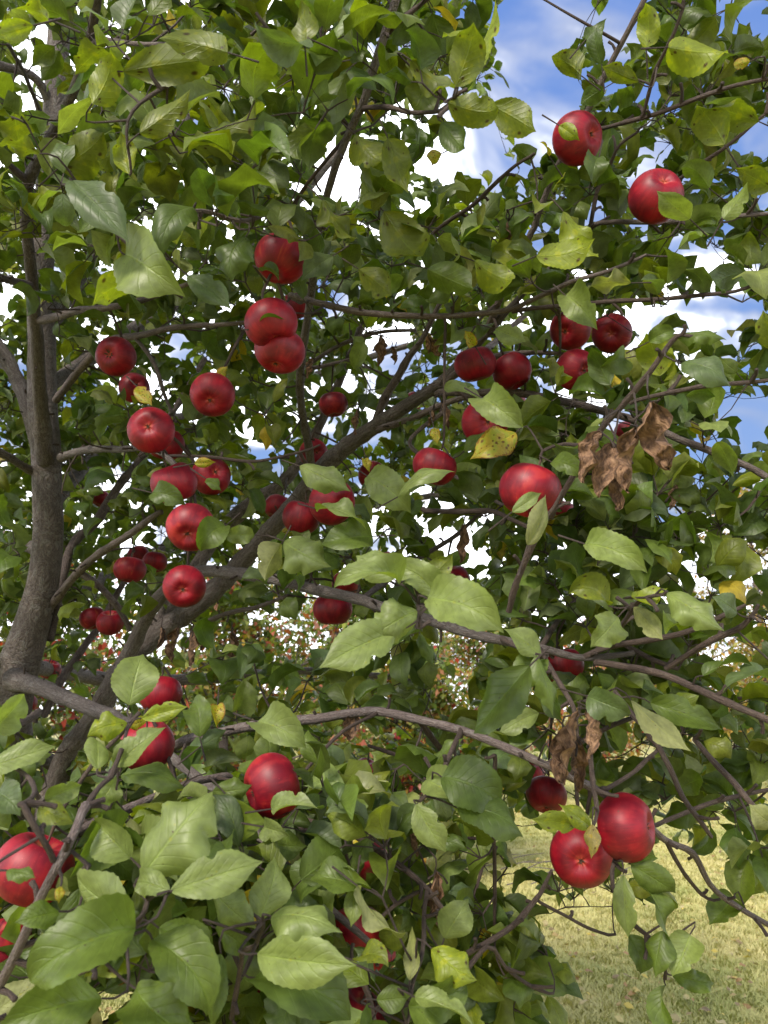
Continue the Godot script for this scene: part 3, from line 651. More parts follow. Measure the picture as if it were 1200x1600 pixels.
# leaves one can trace: base x, y, tip x, y, depth at base and tip, turn of the face, tone, form, breadth
const BLADES := [
	[222, 1368, 332, 1236, 0.60, 0.64, 15, 2, 0, 1.15], [265, 1392, 412, 1346, 0.58, 0.60, 20, 2, 1, 0.95], [206, 1432, 120, 1364, 0.57, 0.60, -15, 2, 2, 1.2], [212, 1450, 48, 1536, 0.55, 0.52, 15, 0, 3, 1.0],
	[92, 1424, 22, 1442, 0.58, 0.56, 10, 0, 4, 1.0], [158, 1560, -5, 1606, 0.55, 0.52, 20, 0, 5, 1.0], [238, 1468, 322, 1588, 0.60, 0.58, -25, 0, 6, 0.95], [248, 1450, 332, 1492, 0.63, 0.66, 30, 0, 7, 1.1],
	[345, 1490, 332, 1612, 0.62, 0.60, 25, 0, 8, 1.0], [212, 1545, 318, 1622, 0.60, 0.58, 0, 0, 9, 1.0], [334, 1394, 402, 1452, 0.66, 0.64, 10, 2, 10, 1.1], [336, 1450, 380, 1482, 0.68, 0.70, 20, 0, 11, 1.0],
	[266, 1392, 212, 1380, 0.58, 0.60, 20, 2, 12, 1.0], [204, 1340, 160, 1292, 0.64, 0.66, 10, 2, 13, 1.2], [402, 1490, 558, 1508, 0.60, 0.56, -10, 2, 1, 0.85], [424, 1432, 536, 1458, 0.63, 0.60, 30, 2, 0, 0.95],
	[398, 1528, 548, 1594, 0.66, 0.64, -20, 1, 3, 0.95], [404, 1440, 428, 1338, 0.66, 0.70, 40, 2, 4, 1.0], [424, 1264, 498, 1264, 0.82, 0.80, 20, 2, 5, 1.0], [412, 1292, 452, 1306, 0.82, 0.80, 0, 2, 6, 1.0],
	[424, 1318, 480, 1322, 0.84, 0.82, 10, 0, 7, 1.2], [556, 1384, 548, 1450, 0.76, 0.74, 10, 2, 8, 1.15], [558, 1384, 634, 1456, 0.74, 0.72, 150, 5, 9, 0.75], [577, 1308, 546, 1364, 0.96, 0.94, 20, 0, 10, 1.2],
	[650, 1256, 697, 1332, 0.84, 0.82, -10, 2, 1, 1.15], [666, 1218, 728, 1254, 0.86, 0.84, 15, 2, 13, 1.1], [690, 1214, 784, 1264, 0.84, 0.82, 20, 1, 14, 1.2], [714, 1262, 818, 1310, 0.82, 0.80, 30, 1, 15, 1.0],
	[694, 1466, 732, 1404, 0.86, 0.88, 0, 2, 4, 1.15], [674, 1482, 746, 1532, 0.74, 0.72, 10, 3, 0, 1.1], [640, 1532, 644, 1446, 0.74, 0.76, 160, 5, 2, 0.75], [638, 1572, 722, 1528, 0.72, 0.74, 10, 0, 3, 1.0],
	[648, 1558, 742, 1606, 0.70, 0.68, 20, 2, 5, 0.85], [558, 1502, 607, 1512, 0.72, 0.70, 60, 4, 6, 1.2], [588, 1562, 642, 1556, 0.72, 0.72, 10, 0, 7, 1.3],
	[974, 1366, 982, 1466, 0.90, 0.88, 0, 2, 1, 0.8], [985, 1350, 1056, 1396, 0.92, 0.92, 10, 0, 8, 1.05], [1000, 1372, 1032, 1460, 0.93, 0.92, 30, 0, 9, 0.8], [1036, 1454, 1024, 1528, 0.91, 0.89, 10, 0, 10, 1.2],
	[1078, 1460, 1050, 1526, 0.91, 0.89, -10, 2, 11, 1.25], [1050, 1524, 1116, 1536, 0.92, 0.92, 20, 0, 12, 0.85], [1040, 1540, 1056, 1606, 0.92, 0.90, 50, 0, 13, 0.7], [982, 1460, 1000, 1522, 0.94, 0.93, 30, 1, 14, 0.9],
	[902, 1290, 830, 1280, 0.86, 0.85, 10, 3, 1, 0.85], [922, 1292, 872, 1256, 0.85, 0.84, 0, 3, 8, 0.95], [926, 1288, 924, 1342, 0.83, 0.82, 10, 7, 10, 0.9], [1146, 1402, 1108, 1446, 1.08, 1.06, 10, 0, 11, 1.2],
	[1210, 1290, 1170, 1256, 0.80, 0.80, 0, 5, 4, 1.2], [986, 1094, 1080, 1174, 0.86, 0.82, 150, 5, 1, 0.75], [1016, 1098, 1128, 1140, 0.90, 0.88, 10, 0, 5, 0.8], [918, 1088, 986, 1116, 0.86, 0.84, 10, 8, 6, 1.1],
	[828, 1040, 740, 1146, 0.72, 0.68, 165, 1, 2, 1.0], [846, 1026, 786, 982, 0.84, 0.84, 20, 2, 7, 1.0], [852, 1030, 814, 1092, 0.86, 0.84, 30, 0, 9, 1.0], [838, 1024, 864, 1120, 0.82, 0.80, 55, 0, 10, 0.7],
	[852, 1062, 880, 1128, 0.90, 0.88, 30, 1, 11, 0.9], [966, 964, 922, 1012, 0.84, 0.82, 10, 2, 12, 1.3], [950, 946, 888, 928, 0.88, 0.88, 40, 4, 13, 1.0], [914, 850, 1012, 896, 0.78, 0.74, 20, 2, 14, 0.75],
	[986, 932, 1044, 918, 0.84, 0.84, 160, 3, 15, 1.0], [1042, 926, 1132, 986, 0.82, 0.78, 10, 2, 0, 0.8], [990, 948, 1036, 1000, 0.86, 0.84, 160, 5, 1, 1.0], [1152, 958, 1112, 932, 0.92, 0.92, 20, 8, 4, 1.2],
	[1098, 1056, 1176, 1040, 0.92, 0.92, 50, 1, 5, 0.8], [1206, 1064, 1128, 1086, 0.92, 0.90, 30, 8, 6, 0.8], [622, 985, 498, 1044, 0.68, 0.64, -5, 2, 1, 1.0], [652, 955, 574, 1002, 0.70, 0.67, 10, 2, 0, 1.0],
	[626, 910, 522, 920, 0.71, 0.69, 30, 2, 3, 0.7], [616, 906, 556, 868, 0.72, 0.74, 10, 2, 7, 1.2], [664, 906, 708, 864, 0.72, 0.73, 150, 4, 8, 1.2], [682, 932, 612, 894, 0.72, 0.73, 30, 2, 9, 0.95],
	[668, 936, 788, 990, 0.70, 0.66, 20, 2, 14, 0.9], [656, 990, 676, 1042, 0.74, 0.73, 30, 1, 10, 0.7], [650, 985, 592, 1022, 0.74, 0.72, 20, 1, 11, 1.0], [702, 945, 745, 985, 0.76, 0.76, 10, 0, 12, 1.0],
	[202, 1102, 224, 1022, 0.84, 0.88, 0, 2, 4, 1.15], [199, 1130, 136, 1152, 0.80, 0.78, 10, 3, 0, 1.05], [221, 1122, 294, 1104, 0.80, 0.80, 20, 3, 1, 0.75], [180, 1197, 260, 1136, 0.72, 0.74, 5, 2, 5, 0.95],
	[-14, 1142, 38, 1084, 0.70, 0.72, 0, 2, 6, 1.2], [-24, 1202, 88, 1166, 0.66, 0.68, 30, 2, 7, 0.85], [152, 1202, 148, 1154, 0.72, 0.76, 10, 2, 8, 1.1], [312, 1152, 298, 1104, 0.94, 0.98, 20, 0, 9, 1.0],
	[314, 1166, 354, 1140, 0.94, 0.96, 0, 8, 10, 1.1], [70, 1250, 128, 1226, 0.68, 0.70, 10, 2, 11, 1.0], [182, 1214, 142, 1272, 0.74, 0.72, 0, 2, 12, 1.25], [20, 1250, 48, 1214, 0.66, 0.68, 30, 0, 13, 1.0],
	[-6, 1240, 32, 1276, 0.66, 0.64, 0, 8, 14, 1.2], [188, 1212, 292, 1236, 0.84, 0.84, 30, 0, 15, 0.75], [332, 1236, 394, 1226, 0.90, 0.90, 10, 0, 0, 0.9], [352, 1240, 390, 1290, 0.88, 0.86, 10, 0, 1, 1.1],
	[402, 1128, 478, 1168, 0.86, 0.84, 20, 2, 3, 0.9], [112, 282, 202, 380, 0.82, 0.78, 25, 8, 1, 0.7], [196, 398, 290, 464, 0.84, 0.80, 10, 2, 14, 1.0], [236, 438, 144, 478, 0.86, 0.84, 150, 3, 4, 0.9],
	[218, 208, 298, 138, 0.82, 0.80, 160, 4, 5, 0.8], [356, 82, 248, 60, 0.78, 0.78, 165, 4, 6, 0.7], [192, 112, 338, 92, 0.86, 0.82, 170, 4, 7, 0.6], [52, 40, -8, 62, 0.72, 0.70, 165, 3, 8, 1.0],
	[76, 30, 24, 14, 0.74, 0.74, 165, 3, 9, 1.2], [202, 272, 188, 204, 0.86, 0.86, 170, 3, 10, 1.0], [92, 262, 162, 206, 0.90, 0.88, 165, 4, 11, 1.0], [62, 240, -6, 226, 0.80, 0.78, 150, 4, 12, 1.0],
	[302, 224, 398, 152, 0.90, 0.88, 165, 4, 13, 0.9], [144, 162, 172, 78, 0.86, 0.84, 165, 3, 14, 0.9], [302, 324, 252, 408, 0.86, 0.82, 30, 1, 15, 0.7], [384, 370, 364, 442, 0.90, 0.88, 20, 1, 0, 1.0],
	[294, 430, 362, 484, 0.88, 0.86, 30, 8, 1, 0.85], [476, 66, 470, -6, 0.80, 0.80, 165, 4, 2, 1.2], [482, 60, 398, 32, 0.80, 0.78, 40, 8, 3, 0.7], [712, 136, 740, 34, 0.74, 0.70, 165, 4, 4, 1.0],
	[722, 112, 774, -8, 0.74, 0.72, 160, 3, 5, 0.8], [700, 160, 778, 166, 0.80, 0.78, 165, 4, 6, 0.9], [766, 164, 838, 206, 0.82, 0.80, 165, 4, 7, 1.0], [690, 190, 727, 232, 0.88, 0.86, 150, 1, 8, 1.2],
	[642, 94, 706, 128, 0.86, 0.84, 160, 4, 9, 0.9], [606, 216, 638, 302, 0.90, 0.88, 160, 4, 10, 0.8], [556, 210, 596, 252, 0.94, 0.92, 160, 4, 11, 1.2], [504, 312, 560, 372, 0.98, 0.96, 150, 4, 12, 1.0],
	[1044, 74, 1136, 78, 0.92, 0.90, 165, 3, 13, 0.95], [1010, 74, 1008, 4, 0.96, 0.94, 160, 3, 14, 0.9], [1132, 226, 1088, 164, 0.96, 0.95, 160, 4, 15, 1.1], [1186, 190, 1118, 168, 0.98, 0.96, 160, 4, 0, 0.9],
	[998, 128, 940, 104, 1.05, 1.04, 160, 4, 1, 0.9], [915, 62, 948, 28, 1.08, 1.08, 160, 1, 2, 1.2], [908, 118, 862, 88, 1.08, 1.08, 160, 4, 3, 1.0], [940, 100, 934, 40, 1.06, 1.05, 30, 8, 4, 0.9],
	[1130, 342, 1168, 284, 0.94, 0.92, 160, 2, 5, 1.0], [1108, 294, 1064, 264, 1.0, 0.99, 150, 0, 6, 1.0], [1078, 342, 1026, 298, 0.98, 0.96, 20, 2, 7, 1.0], [874, 196, 906, 220, 1.04, 1.03, 10, 3, 8, 1.1],
	[936, 246, 928, 292, 1.06, 1.05, 20, 1, 9, 1.1], [1206, 296, 1148, 262, 0.96, 0.95, 160, 4, 10, 1.0], [884, 462, 934, 516, 1.06, 1.02, 20, 2, 11, 0.9], [986, 442, 918, 452, 1.04, 1.02, 150, 5, 12, 0.85],
	[976, 560, 936, 574, 1.12, 1.11, 20, 0, 13, 1.3], [1014, 534, 1056, 518, 1.06, 1.05, 20, 0, 14, 1.0], [1064, 568, 1142, 606, 0.86, 0.83, 30, 8, 15, 1.0], [1058, 528, 1136, 532, 0.90, 0.88, 40, 0, 0, 0.7],
	[1206, 548, 1192, 484, 0.86, 0.84, 10, 4, 1, 1.0], [754, 622, 818, 668, 0.98, 0.95, 10, 2, 3, 0.9], [806, 676, 734, 718, 1.02, 1.0, 10, 6, 4, 0.8], [694, 606, 757, 630, 1.12, 1.10, 20, 2, 5, 0.8],
	[824, 852, 852, 772, 0.84, 0.86, 20, 5, 8, 0.9], [800, 800, 846, 770, 0.88, 0.88, 20, 2, 7, 0.8], [468, 728, 548, 768, 1.06, 1.02, 20, 2, 10, 0.8], [498, 796, 572, 828, 1.02, 1.0, 30, 2, 9, 0.75],
	[582, 838, 500, 852, 1.02, 1.0, 20, 0, 6, 0.95], [444, 846, 518, 886, 1.04, 1.0, 10, 2, 0, 1.0], [440, 850, 414, 908, 1.06, 1.05, 150, 5, 11, 1.1], [398, 836, 344, 838, 1.10, 1.08, 10, 2, 12, 1.0],
	[352, 822, 314, 862, 1.10, 1.08, 30, 0, 13, 1.2], [574, 744, 642, 802, 1.06, 1.04, 10, 2, 14, 0.9], [622, 776, 712, 738, 1.0, 0.98, 40, 2, 15, 0.6], [774, 514, 822, 534, 1.12, 1.10, 20, 2, 1, 1.2],
	[214, 604, 238, 634, 1.12, 1.10, 5, 6, 1, 0.95], [304, 724, 338, 722, 1.02, 1.01, 10, 6, 8, 0.85], [338, 592, 356, 572, 1.24, 1.24, 10, 6, 10, 1.1], [742, 540, 726, 516, 1.20, 1.19, 10, 6, 11, 1.0],
	[678, 668, 684, 694, 1.10, 1.09, 10, 6, 12, 1.0], [340, 1102, 338, 1136, 1.10, 1.08, 10, 6, 13, 0.9], [230, 1122, 196, 1140, 0.92, 0.90, 10, 6, 0, 0.85], [858, 244, 842, 222, 1.08, 1.07, 140, 6, 5, 1.0],
	[1172, 96, 1148, 104, 1.0, 1.0, 150, 6, 6, 1.0], [572, 716, 578, 738, 1.30, 1.29, 10, 6, 9, 0.9], [690, 240, 672, 252, 1.2, 1.19, 150, 6, 14, 1.2], [95, 1385, 92, 1412, 0.60, 0.59, 10, 6, 15, 0.9],
	[60, 1262, 118, 1288, 0.66, 0.65, 10, 4, 2, 1.1], [10, 1360, 56, 1372, 0.57, 0.56, 40, 0, 10, 0.9], [98, 1368, 108, 1400, 0.62, 0.61, 150, 5, 4, 1.2],
	[725, 705, 776, 672, 1.2, 1.18, 30, 0, 2, 0.9], [905, 700, 862, 690, 0.98, 0.97, 20, 8, 5, 0.9], [862, 722, 912, 748, 0.96, 0.94, 30, 0, 6, 0.8], [880, 330, 936, 402, 1.0, 0.97, 160, 3, 12, 0.8],
	[838, 400, 930, 372, 0.98, 0.95, 165, 3, 4, 0.9], [600, 330, 660, 400, 0.96, 0.94, 160, 4, 15, 1.1], [668, 420, 740, 452, 1.02, 1.0, 160, 0, 11, 1.0], [560, 420, 612, 462, 1.04, 1.02, 160, 4, 1, 1.2],
	[742, 408, 800, 436, 1.04, 1.02, 160, 3, 3, 1.0], [520, 400, 470, 440, 1.05, 1.03, 20, 8, 7, 1.0],
	[400, 510, 446, 500, 1.02, 1.01, 50, 1, 5, 0.6], [410, 424, 436, 440, 1.02, 1.01, 30, 1, 13, 1.0], [238, 770, 290, 790, 1.06, 1.05, 20, 1, 6, 0.9], [322, 748, 346, 768, 1.1, 1.09, 20, 0, 15, 0.9],
]

# withered leaves: stem end x, y, tip x, y, depth, breadth
const WITHERED := [[1016, 628, 1040, 736, 0.86, 1.25], [938, 674, 914, 756, 0.90, 0.9], [958, 692, 938, 776, 0.91, 1.0], [992, 668, 978, 770, 0.88, 0.75], [972, 730, 966, 798, 0.92, 0.9],
	[904, 1110, 886, 1212, 0.90, 0.6], [918, 1108, 920, 1186, 0.88, 0.55], [880, 1140, 872, 1224, 0.92, 0.7], [896, 1150, 902, 1236, 0.93, 0.7], [862, 1180, 884, 1226, 0.92, 0.8], [594, 524, 590, 572, 1.4, 0.9], [612, 542, 616, 570, 1.42, 0.9],
	[670, 524, 688, 556, 1.3, 1.4], [690, 530, 668, 552, 1.32, 1.2], [278, 980, 268, 1034, 1.5, 0.8], [298, 985, 294, 1040, 1.48, 0.7], [252, 980, 248, 1014, 1.55, 0.9], [318, 982, 312, 1018, 1.5, 0.7], [362, 988, 360, 1042, 1.6, 0.9],
	[794, 345, 798, 388, 1.2, 0.9], [680, 1360, 676, 1440, 0.98, 0.7], [672, 1380, 690, 1452, 1.0, 0.6], [636, 1292, 650, 1340, 1.05, 0.7], [552, 1112, 548, 1160, 1.15, 1.1], [1054, 755, 1046, 796, 1.1, 0.9], [726, 820, 720, 880, 1.3, 0.6],
	[560, 640, 556, 680, 1.5, 0.6], [690, 630, 700, 672, 1.36, 0.7], [676, 640, 668, 668, 1.36, 0.7], [490, 560, 482, 592, 1.5, 0.7]]

# how thickly twigs with leaves grow, per hundredth of the view, and how near they come
const THICK := ["888877775034", "888877642455", "888876543453", "887677766554", "788888887654", "787676665444", "777677676654", "777666666653", "766677768764", "765456656875", "664445546764", "765555444555", "887555542344", "999866542212", "999988855100", "999988865000"]
const NEAR := [1.1, 1.1, 1.1, 1.15, 1.2, 1.3, 1.35, 1.35, 1.3, 1.25, 1.2, 1.1, 0.85, 0.72, 0.68, 0.66]
# openings through which sky or lawn shows: x, y, half width, half height
const OPEN := [[815, 60, 42, 75], [850, 150, 50, 70], [960, 40, 16, 40], [700, 270, 26, 26], [745, 225, 34, 42], [540, 285, 30, 36], [1150, 20, 40, 18], [1165, 235, 34, 22], [1095, 405, 36, 16], [1130, 490, 66, 22], [1030, 500, 40, 18], [600, 540, 18, 22], [520, 490, 16, 12], [625, 545, 14, 30],
	[1180, 655, 22, 34], [1150, 640, 20, 14], [700, 850, 26, 16], [722, 1010, 34, 38], [745, 880, 12, 14], [400, 985, 50, 26], [470, 1010, 30, 26], [640, 1240, 26, 18], [1090, 1440, 50, 60], [1150, 1530, 60, 70], [900, 1450, 50, 30], [985, 1560, 40, 40], [905, 1500, 30, 20], [1100, 1340, 26, 20],
	[830, 1340, 28, 40], [810, 1300, 12, 30], [1150, 1060, 26, 18], [1130, 1020, 40, 16], [1080, 915, 16, 16], [1175, 900, 20, 40], [700, 1090, 30, 22], [740, 1000, 16, 30], [180, 1575, 26, 30], [320, 940, 10, 20], [365, 365, 10, 8], [235, 365, 16, 12], [190, 90, 12, 8], [70, 60, 22, 12], [1010, 280, 10, 20], [560, 1160, 40, 16],
	[720, 200, 14, 60], [790, 270, 20, 16], [1090, 560, 14, 12], [880, 50, 24, 36], [890, 160, 16, 30], [290, 190, 10, 14], [8, 480, 10, 20], [340, 560, 8, 8], [1000, 1480, 16, 60], [1180, 1420, 10, 10], [880, 870, 8, 8], [965, 1190, 20, 14], [680, 1380, 10, 8], [780, 1110, 20, 12], [860, 1130, 16, 14]]

# ------------------------------------------------------------------ the scene
func _ready() -> void:
	bark_noise.seed = 5
	bark_noise.frequency = 0.1
	soft_noise.seed = 9
	soft_noise.frequency = 0.02
	soft_noise.fractal_octaves = 3

	# camera
	cam_t = Transform3D(Basis(Vector3.RIGHT, deg_to_rad(PITCH)), Vector3(0, EYE_HEIGHT, 0))
	var cam := Camera3D.new()
	cam.name = "camera"
	cam.fov = rad_to_deg(2.0 * atan(800.0 / FOCAL))
	cam.near = 0.05
	cam.far = 2000.0
	cam.transform = cam_t
	add_child(cam)
	cam.current = true
	var lens := CameraAttributesPhysical.new()
	lens.frustum_focal_length = 12.0 / tan(deg_to_rad(cam.fov) / 2.0)
	lens.frustum_focus_distance = 1.15
	lens.frustum_near = 0.05
	lens.frustum_far = 2000.0
	lens.exposure_aperture = 7.5
	cam.attributes = lens
	print("fov ", cam.fov)
	# sky and exposure
	var env := Environment.new()
	env.background_mode = Environment.BG_SKY
	var sm := PanoramaSkyMaterial.new()
	sm.panorama = ImageTexture.create_from_image(sky_image())
	env.sky = Sky.new()
	env.sky.sky_material = sm
	env.sky_rotation = Vector3(0, deg_to_rad(0.0), 0)
	env.tonemap_mode = Environment.TONE_MAPPER_LINEAR
	env.tonemap_exposure = 2.15
	env.sdfgi_enabled = true
	env.ssao_enabled = true
	env.ssil_enabled = true
	var we := WorldEnvironment.new()
	we.name = "world_environment"
	we.environment = env
	add_child(we)
	# the sun behind thin cloud, high behind the left shoulder
	var sun := DirectionalLight3D.new()
	sun.name = "sun"
	sun.light_energy = 0.95
	sun.light_angular_distance = 12.0
	sun.light_color = Color(1.0, 0.96, 0.90)
	sun.shadow_enabled = true
	add_child(sun)
	sun.look_at_from_position(Vector3(-2.4, 4.0, 4.0), Vector3.ZERO)

	make_materials()
	keep.resize(150 * 200)
	ground()
	background()
	apple_tree()

func make_materials() -> void:
	var lt := leaf_textures()
	for k in TONES.size():
		var m := StandardMaterial3D.new()
		m.resource_name = "leaf"
		m.albedo_color = lin(TONES[k][0] * 1.45, TONES[k][1] * 1.45, TONES[k][2] * 1.45)
		m.albedo_texture = lt[2 if k == 6 else (1 if k in [3, 7, 4] else 0)]
		leaf_look(m, lt[3], k)
		M["leaf%d" % k] = m
	var f := StandardMaterial3D.new()
	f.resource_name = "foliage"
	f.vertex_color_use_as_albedo = true
	f.albedo_texture = lt[0]
	leaf_look(f, lt[3], 0)
	M.foliage = f
	var d := StandardMaterial3D.new()
	d.resource_name = "withered leaf"
	d.albedo_texture = noise_texture(3, 0.02, [[0.0, 0.35, 0.6, 1.0], [Color(0.21, 0.15, 0.11), Color(0.34, 0.25, 0.18), Color(0.45, 0.34, 0.25), Color(0.54, 0.43, 0.32)]], 256)
	d.roughness = 0.85
	d.cull_mode = BaseMaterial3D.CULL_DISABLED
	d.heightmap_enabled = true
	d.heightmap_texture = noise_texture(8, 0.05, [[0.0, 1.0], [Color.BLACK, Color.WHITE]], 256)
	d.heightmap_scale = 0.12
	M.dead = d
	var bt := bark_textures()
	for k in 3:
		var b := StandardMaterial3D.new()
		b.resource_name = "bark"
		b.albedo_color = [Color(0.88, 0.89, 0.92), Color(0.82, 0.80, 0.82), Color(0.62, 0.56, 0.53)][k]
		b.albedo_texture = bt[0]
		b.roughness = 0.78
		b.heightmap_enabled = true
		b.heightmap_texture = bt[1]
		b.heightmap_scale = 0.4 if k == 0 else 0.2
		M["bark%d" % k] = b
	var at_ := apple_textures()
	for k in 3:
		var a := StandardMaterial3D.new()
		a.resource_name = "apple skin"
		a.albedo_texture = at_[k]
		a.roughness = 0.5
		a.metallic_specular = 0.42
		M["apple%d" % k] = a
	var s := StandardMaterial3D.new()
	s.resource_name = "dried stem"
	s.albedo_color = Color(0.26, 0.19, 0.14)
	s.roughness = 0.9
	M.stem = s

func leaf_look(m: StandardMaterial3D, relief: Texture2D, k: int) -> void:
	m.cull_mode = BaseMaterial3D.CULL_DISABLED
	m.roughness = 0.43 if k != 5 else 0.7
	m.metallic_specular = 0.47
	m.heightmap_enabled = true
	m.heightmap_texture = relief
	m.heightmap_scale = 0.09
	m.backlight_enabled = true
	m.backlight = Color(0.95, 1.0, 0.52)
	m.texture_repeat = false

# ------------------------------------------------------------------ ground
func ground() -> void:
	var lawn := StandardMaterial3D.new()
	lawn.resource_name = "lawn"
	lawn.albedo_texture = noise_texture(21, 0.03, [[0.0, 0.35, 0.52, 0.7, 1.0], [lin(0.18, 0.19, 0.055), lin(0.25, 0.255, 0.08), lin(0.32, 0.30, 0.105), lin(0.38, 0.335, 0.14), lin(0.44, 0.37, 0.18)]], 1024)
	lawn.uv1_triplanar = true
	lawn.uv1_world_triplanar = true
	lawn.uv1_scale = Vector3(0.45, 0.45, 0.45)
	lawn.detail_enabled = true
	lawn.detail_albedo = noise_texture(22, 0.012, [[0.0, 0.45, 0.6, 1.0], [Color(0.62, 0.72, 0.42, 0.55), Color(0.80, 0.80, 0.58, 0.35), Color(1.0, 0.93, 0.75, 0.35), Color(1.0, 0.9, 0.78, 0.6)]], 512)
	lawn.detail_blend_mode = BaseMaterial3D.BLEND_MODE_MUL
	lawn.detail_uv_layer = BaseMaterial3D.DETAIL_UV_2
	lawn.uv2_triplanar = true
	lawn.uv2_world_triplanar = true
	lawn.uv2_scale = Vector3(0.06, 0.06, 0.06)
	lawn.roughness = 0.95
	var pl := PlaneMesh.new()
	pl.size = Vector2(1600, 1600)
	var g := put("lawn", pl, lawn, self)
	tag(g, "", "", "", "structure")
	rng.seed = 311
	# short grass
	var st := SurfaceTool.new()
	st.begin(Mesh.PRIMITIVE_TRIANGLES)
	for b in 16:
		var a := rng.randf() * TAU
		var o := Vector3(rng.randf_range(-0.07, 0.07), 0, rng.randf_range(-0.07, 0.07))
		var lean := Vector3(cos(a), 0, sin(a)) * rng.randf_range(0.01, 0.035)
		var hh := rng.randf_range(0.012, 0.034)
		var side := Vector3(-sin(a), 0, cos(a)) * 0.0028
		var p0 := o - side
		var p1 := o + side
		var m0 := o + lean * 0.4 + Vector3.UP * hh * 0.7 - side * 0.8
		var m1 := o + lean * 0.4 + Vector3.UP * hh * 0.7 + side * 0.8
		var tip := o + lean + Vector3.UP * hh
		for p in [p0, m0, p1, p1, m0, m1, m0, tip, m1]:
			st.add_vertex(p)
	st.generate_normals()
	var gm := StandardMaterial3D.new()
	gm.resource_name = "grass"
	gm.vertex_color_use_as_albedo = true
	gm.cull_mode = BaseMaterial3D.CULL_DISABLED
	gm.roughness = 0.7
	gm.backlight_enabled = true
	gm.backlight = Color(0.6, 0.65, 0.3)
	var mm := MultiMesh.new()
	mm.transform_format = MultiMesh.TRANSFORM_3D
	mm.use_colors = true
	mm.mesh = st.commit()
	var patch := FastNoiseLite.new()
	patch.seed = 77
	patch.frequency = 0.6
	mm.instance_count = 60000
	for i in mm.instance_count:
		var d := 3.2 + 20.0 * pow(rng.randf(), 1.5)
		var x := rng.randf_range(-0.62, 0.75) * (d + 2.0)
		var s := rng.randf_range(0.7, 1.35)
		mm.set_instance_transform(i, Transform3D(Basis(Vector3.UP, rng.randf() * TAU).scaled(Vector3(s, s, s)), Vector3(x, 0.0, -d)))
		var q := clampf(0.55 + 0.75 * patch.get_noise_2d(x, d) + rng.randf_range(-0.15, 0.15), 0.0, 1.0)
		var c := Color(0.23, 0.26, 0.065).lerp(Color(0.48, 0.42, 0.18), q)
		mm.set_instance_color(i, c)
	var gi := MultiMeshInstance3D.new()
	gi.name = "grass"
	gi.multimesh = mm
	gi.material_override = gm
	add_child(gi)
	tag(gi, "short yellowish green grass of the lawn under and beyond the tree", "grass", "", "stuff")
	# fallen leaves
	var fl := MultiMesh.new()
	fl.transform_format = MultiMesh.TRANSFORM_3D
	fl.use_colors = true
	fl.mesh = leaf_shape(5, 4, {"width": 0.6, "fold": 0.35, "droop": 0.9, "curl": 0.35, "wave": 0.06, "waves": 1.4, "phase": 0.5, "twist": 0.5})
	fl.instance_count = 9000
	var cols := [Color(0.36, 0.28, 0.08), Color(0.28, 0.20, 0.07), Color(0.17, 0.12, 0.05), Color(0.36, 0.30, 0.12), Color(0.44, 0.34, 0.06), Color(0.24, 0.14, 0.05), Color(0.33, 0.27, 0.12)]
	for i in fl.instance_count:
		var d := 2.6 + 22.0 * pow(rng.randf(), 1.6)
		var x := rng.randf_range(-0.62, 0.75) * (d + 2.0)
		if i < 1500:   # a drift of litter under the tree and beneath the orchard trees
			d = rng.randf_range(4.2, 9.5)
			x = rng.randfn(-1.8, 1.3)
		var s := rng.randf_range(0.03, 0.06)
		var b := Basis(Vector3.UP, rng.randf() * TAU) * Basis(Vector3.RIGHT, -PI / 2 + rng.randf_range(-0.4, 0.4)) * Basis(Vector3.UP, rng.randf_range(-0.5, 0.5) + (PI if rng.randf() < 0.4 else 0.0))
		fl.set_instance_transform(i, Transform3D(b.scaled_local(Vector3(s, s, s)), Vector3(x, rng.randf_range(0.02, 0.045), -d)))
		fl.set_instance_color(i, cols[rng.randi() % cols.size()] * rng.randf_range(0.75, 1.15))
	var fi := MultiMeshInstance3D.new()
	fi.name = "fallen_leaves"
	fi.multimesh = fl
	fi.material_override = gm
	add_child(fi)
	tag(fi, "dry tan and yellow fallen leaves scattered over the lawn", "fallen leaves", "", "stuff")
	# pruned twigs left lying on the lawn
	for k in 5:
		var b := Buf.new()
		var o := at(790 + 38 * k + rng.randf_range(-10, 10), 1352 + (k % 3) * 16, 1.0)
		var dir := (o - cam_t.origin)
		o = cam_t.origin + dir * (EYE_HEIGHT - 0.03) / -dir.y
		var along := Vector3(cos(0.5 * k), 0, 0.4 * sin(1.7 * k)).normalized()
		for j in 5:
			var p0 := o + along * (-0.5 + 0.22 * j) + Vector3(0, 0.03, rng.randf_range(-0.05, 0.05))
			var p1 := p0 + along * 0.35 + Vector3(rng.randf_range(-0.1, 0.1), rng.randf_range(-0.01, 0.12), rng.randf_range(-0.2, 0.2))
			var sp := smooth([p0, (p0 + p1) * 0.5 + Vector3(0, rng.randf_range(-0.01, 0.04), 0), p1], [0.006, 0.005, 0.002], 0.08)
			rod(b, sp[0], sp[1], 5)
		var t := put(numbered("pruned_twig"), b.mesh(), M.bark0, self)
		tag(t, ["leftmost", "second from left", "middle", "second from right", "rightmost"][k] + " of five thin grey pruned twigs lying on the lawn", "twig", "pruned twigs on the lawn")

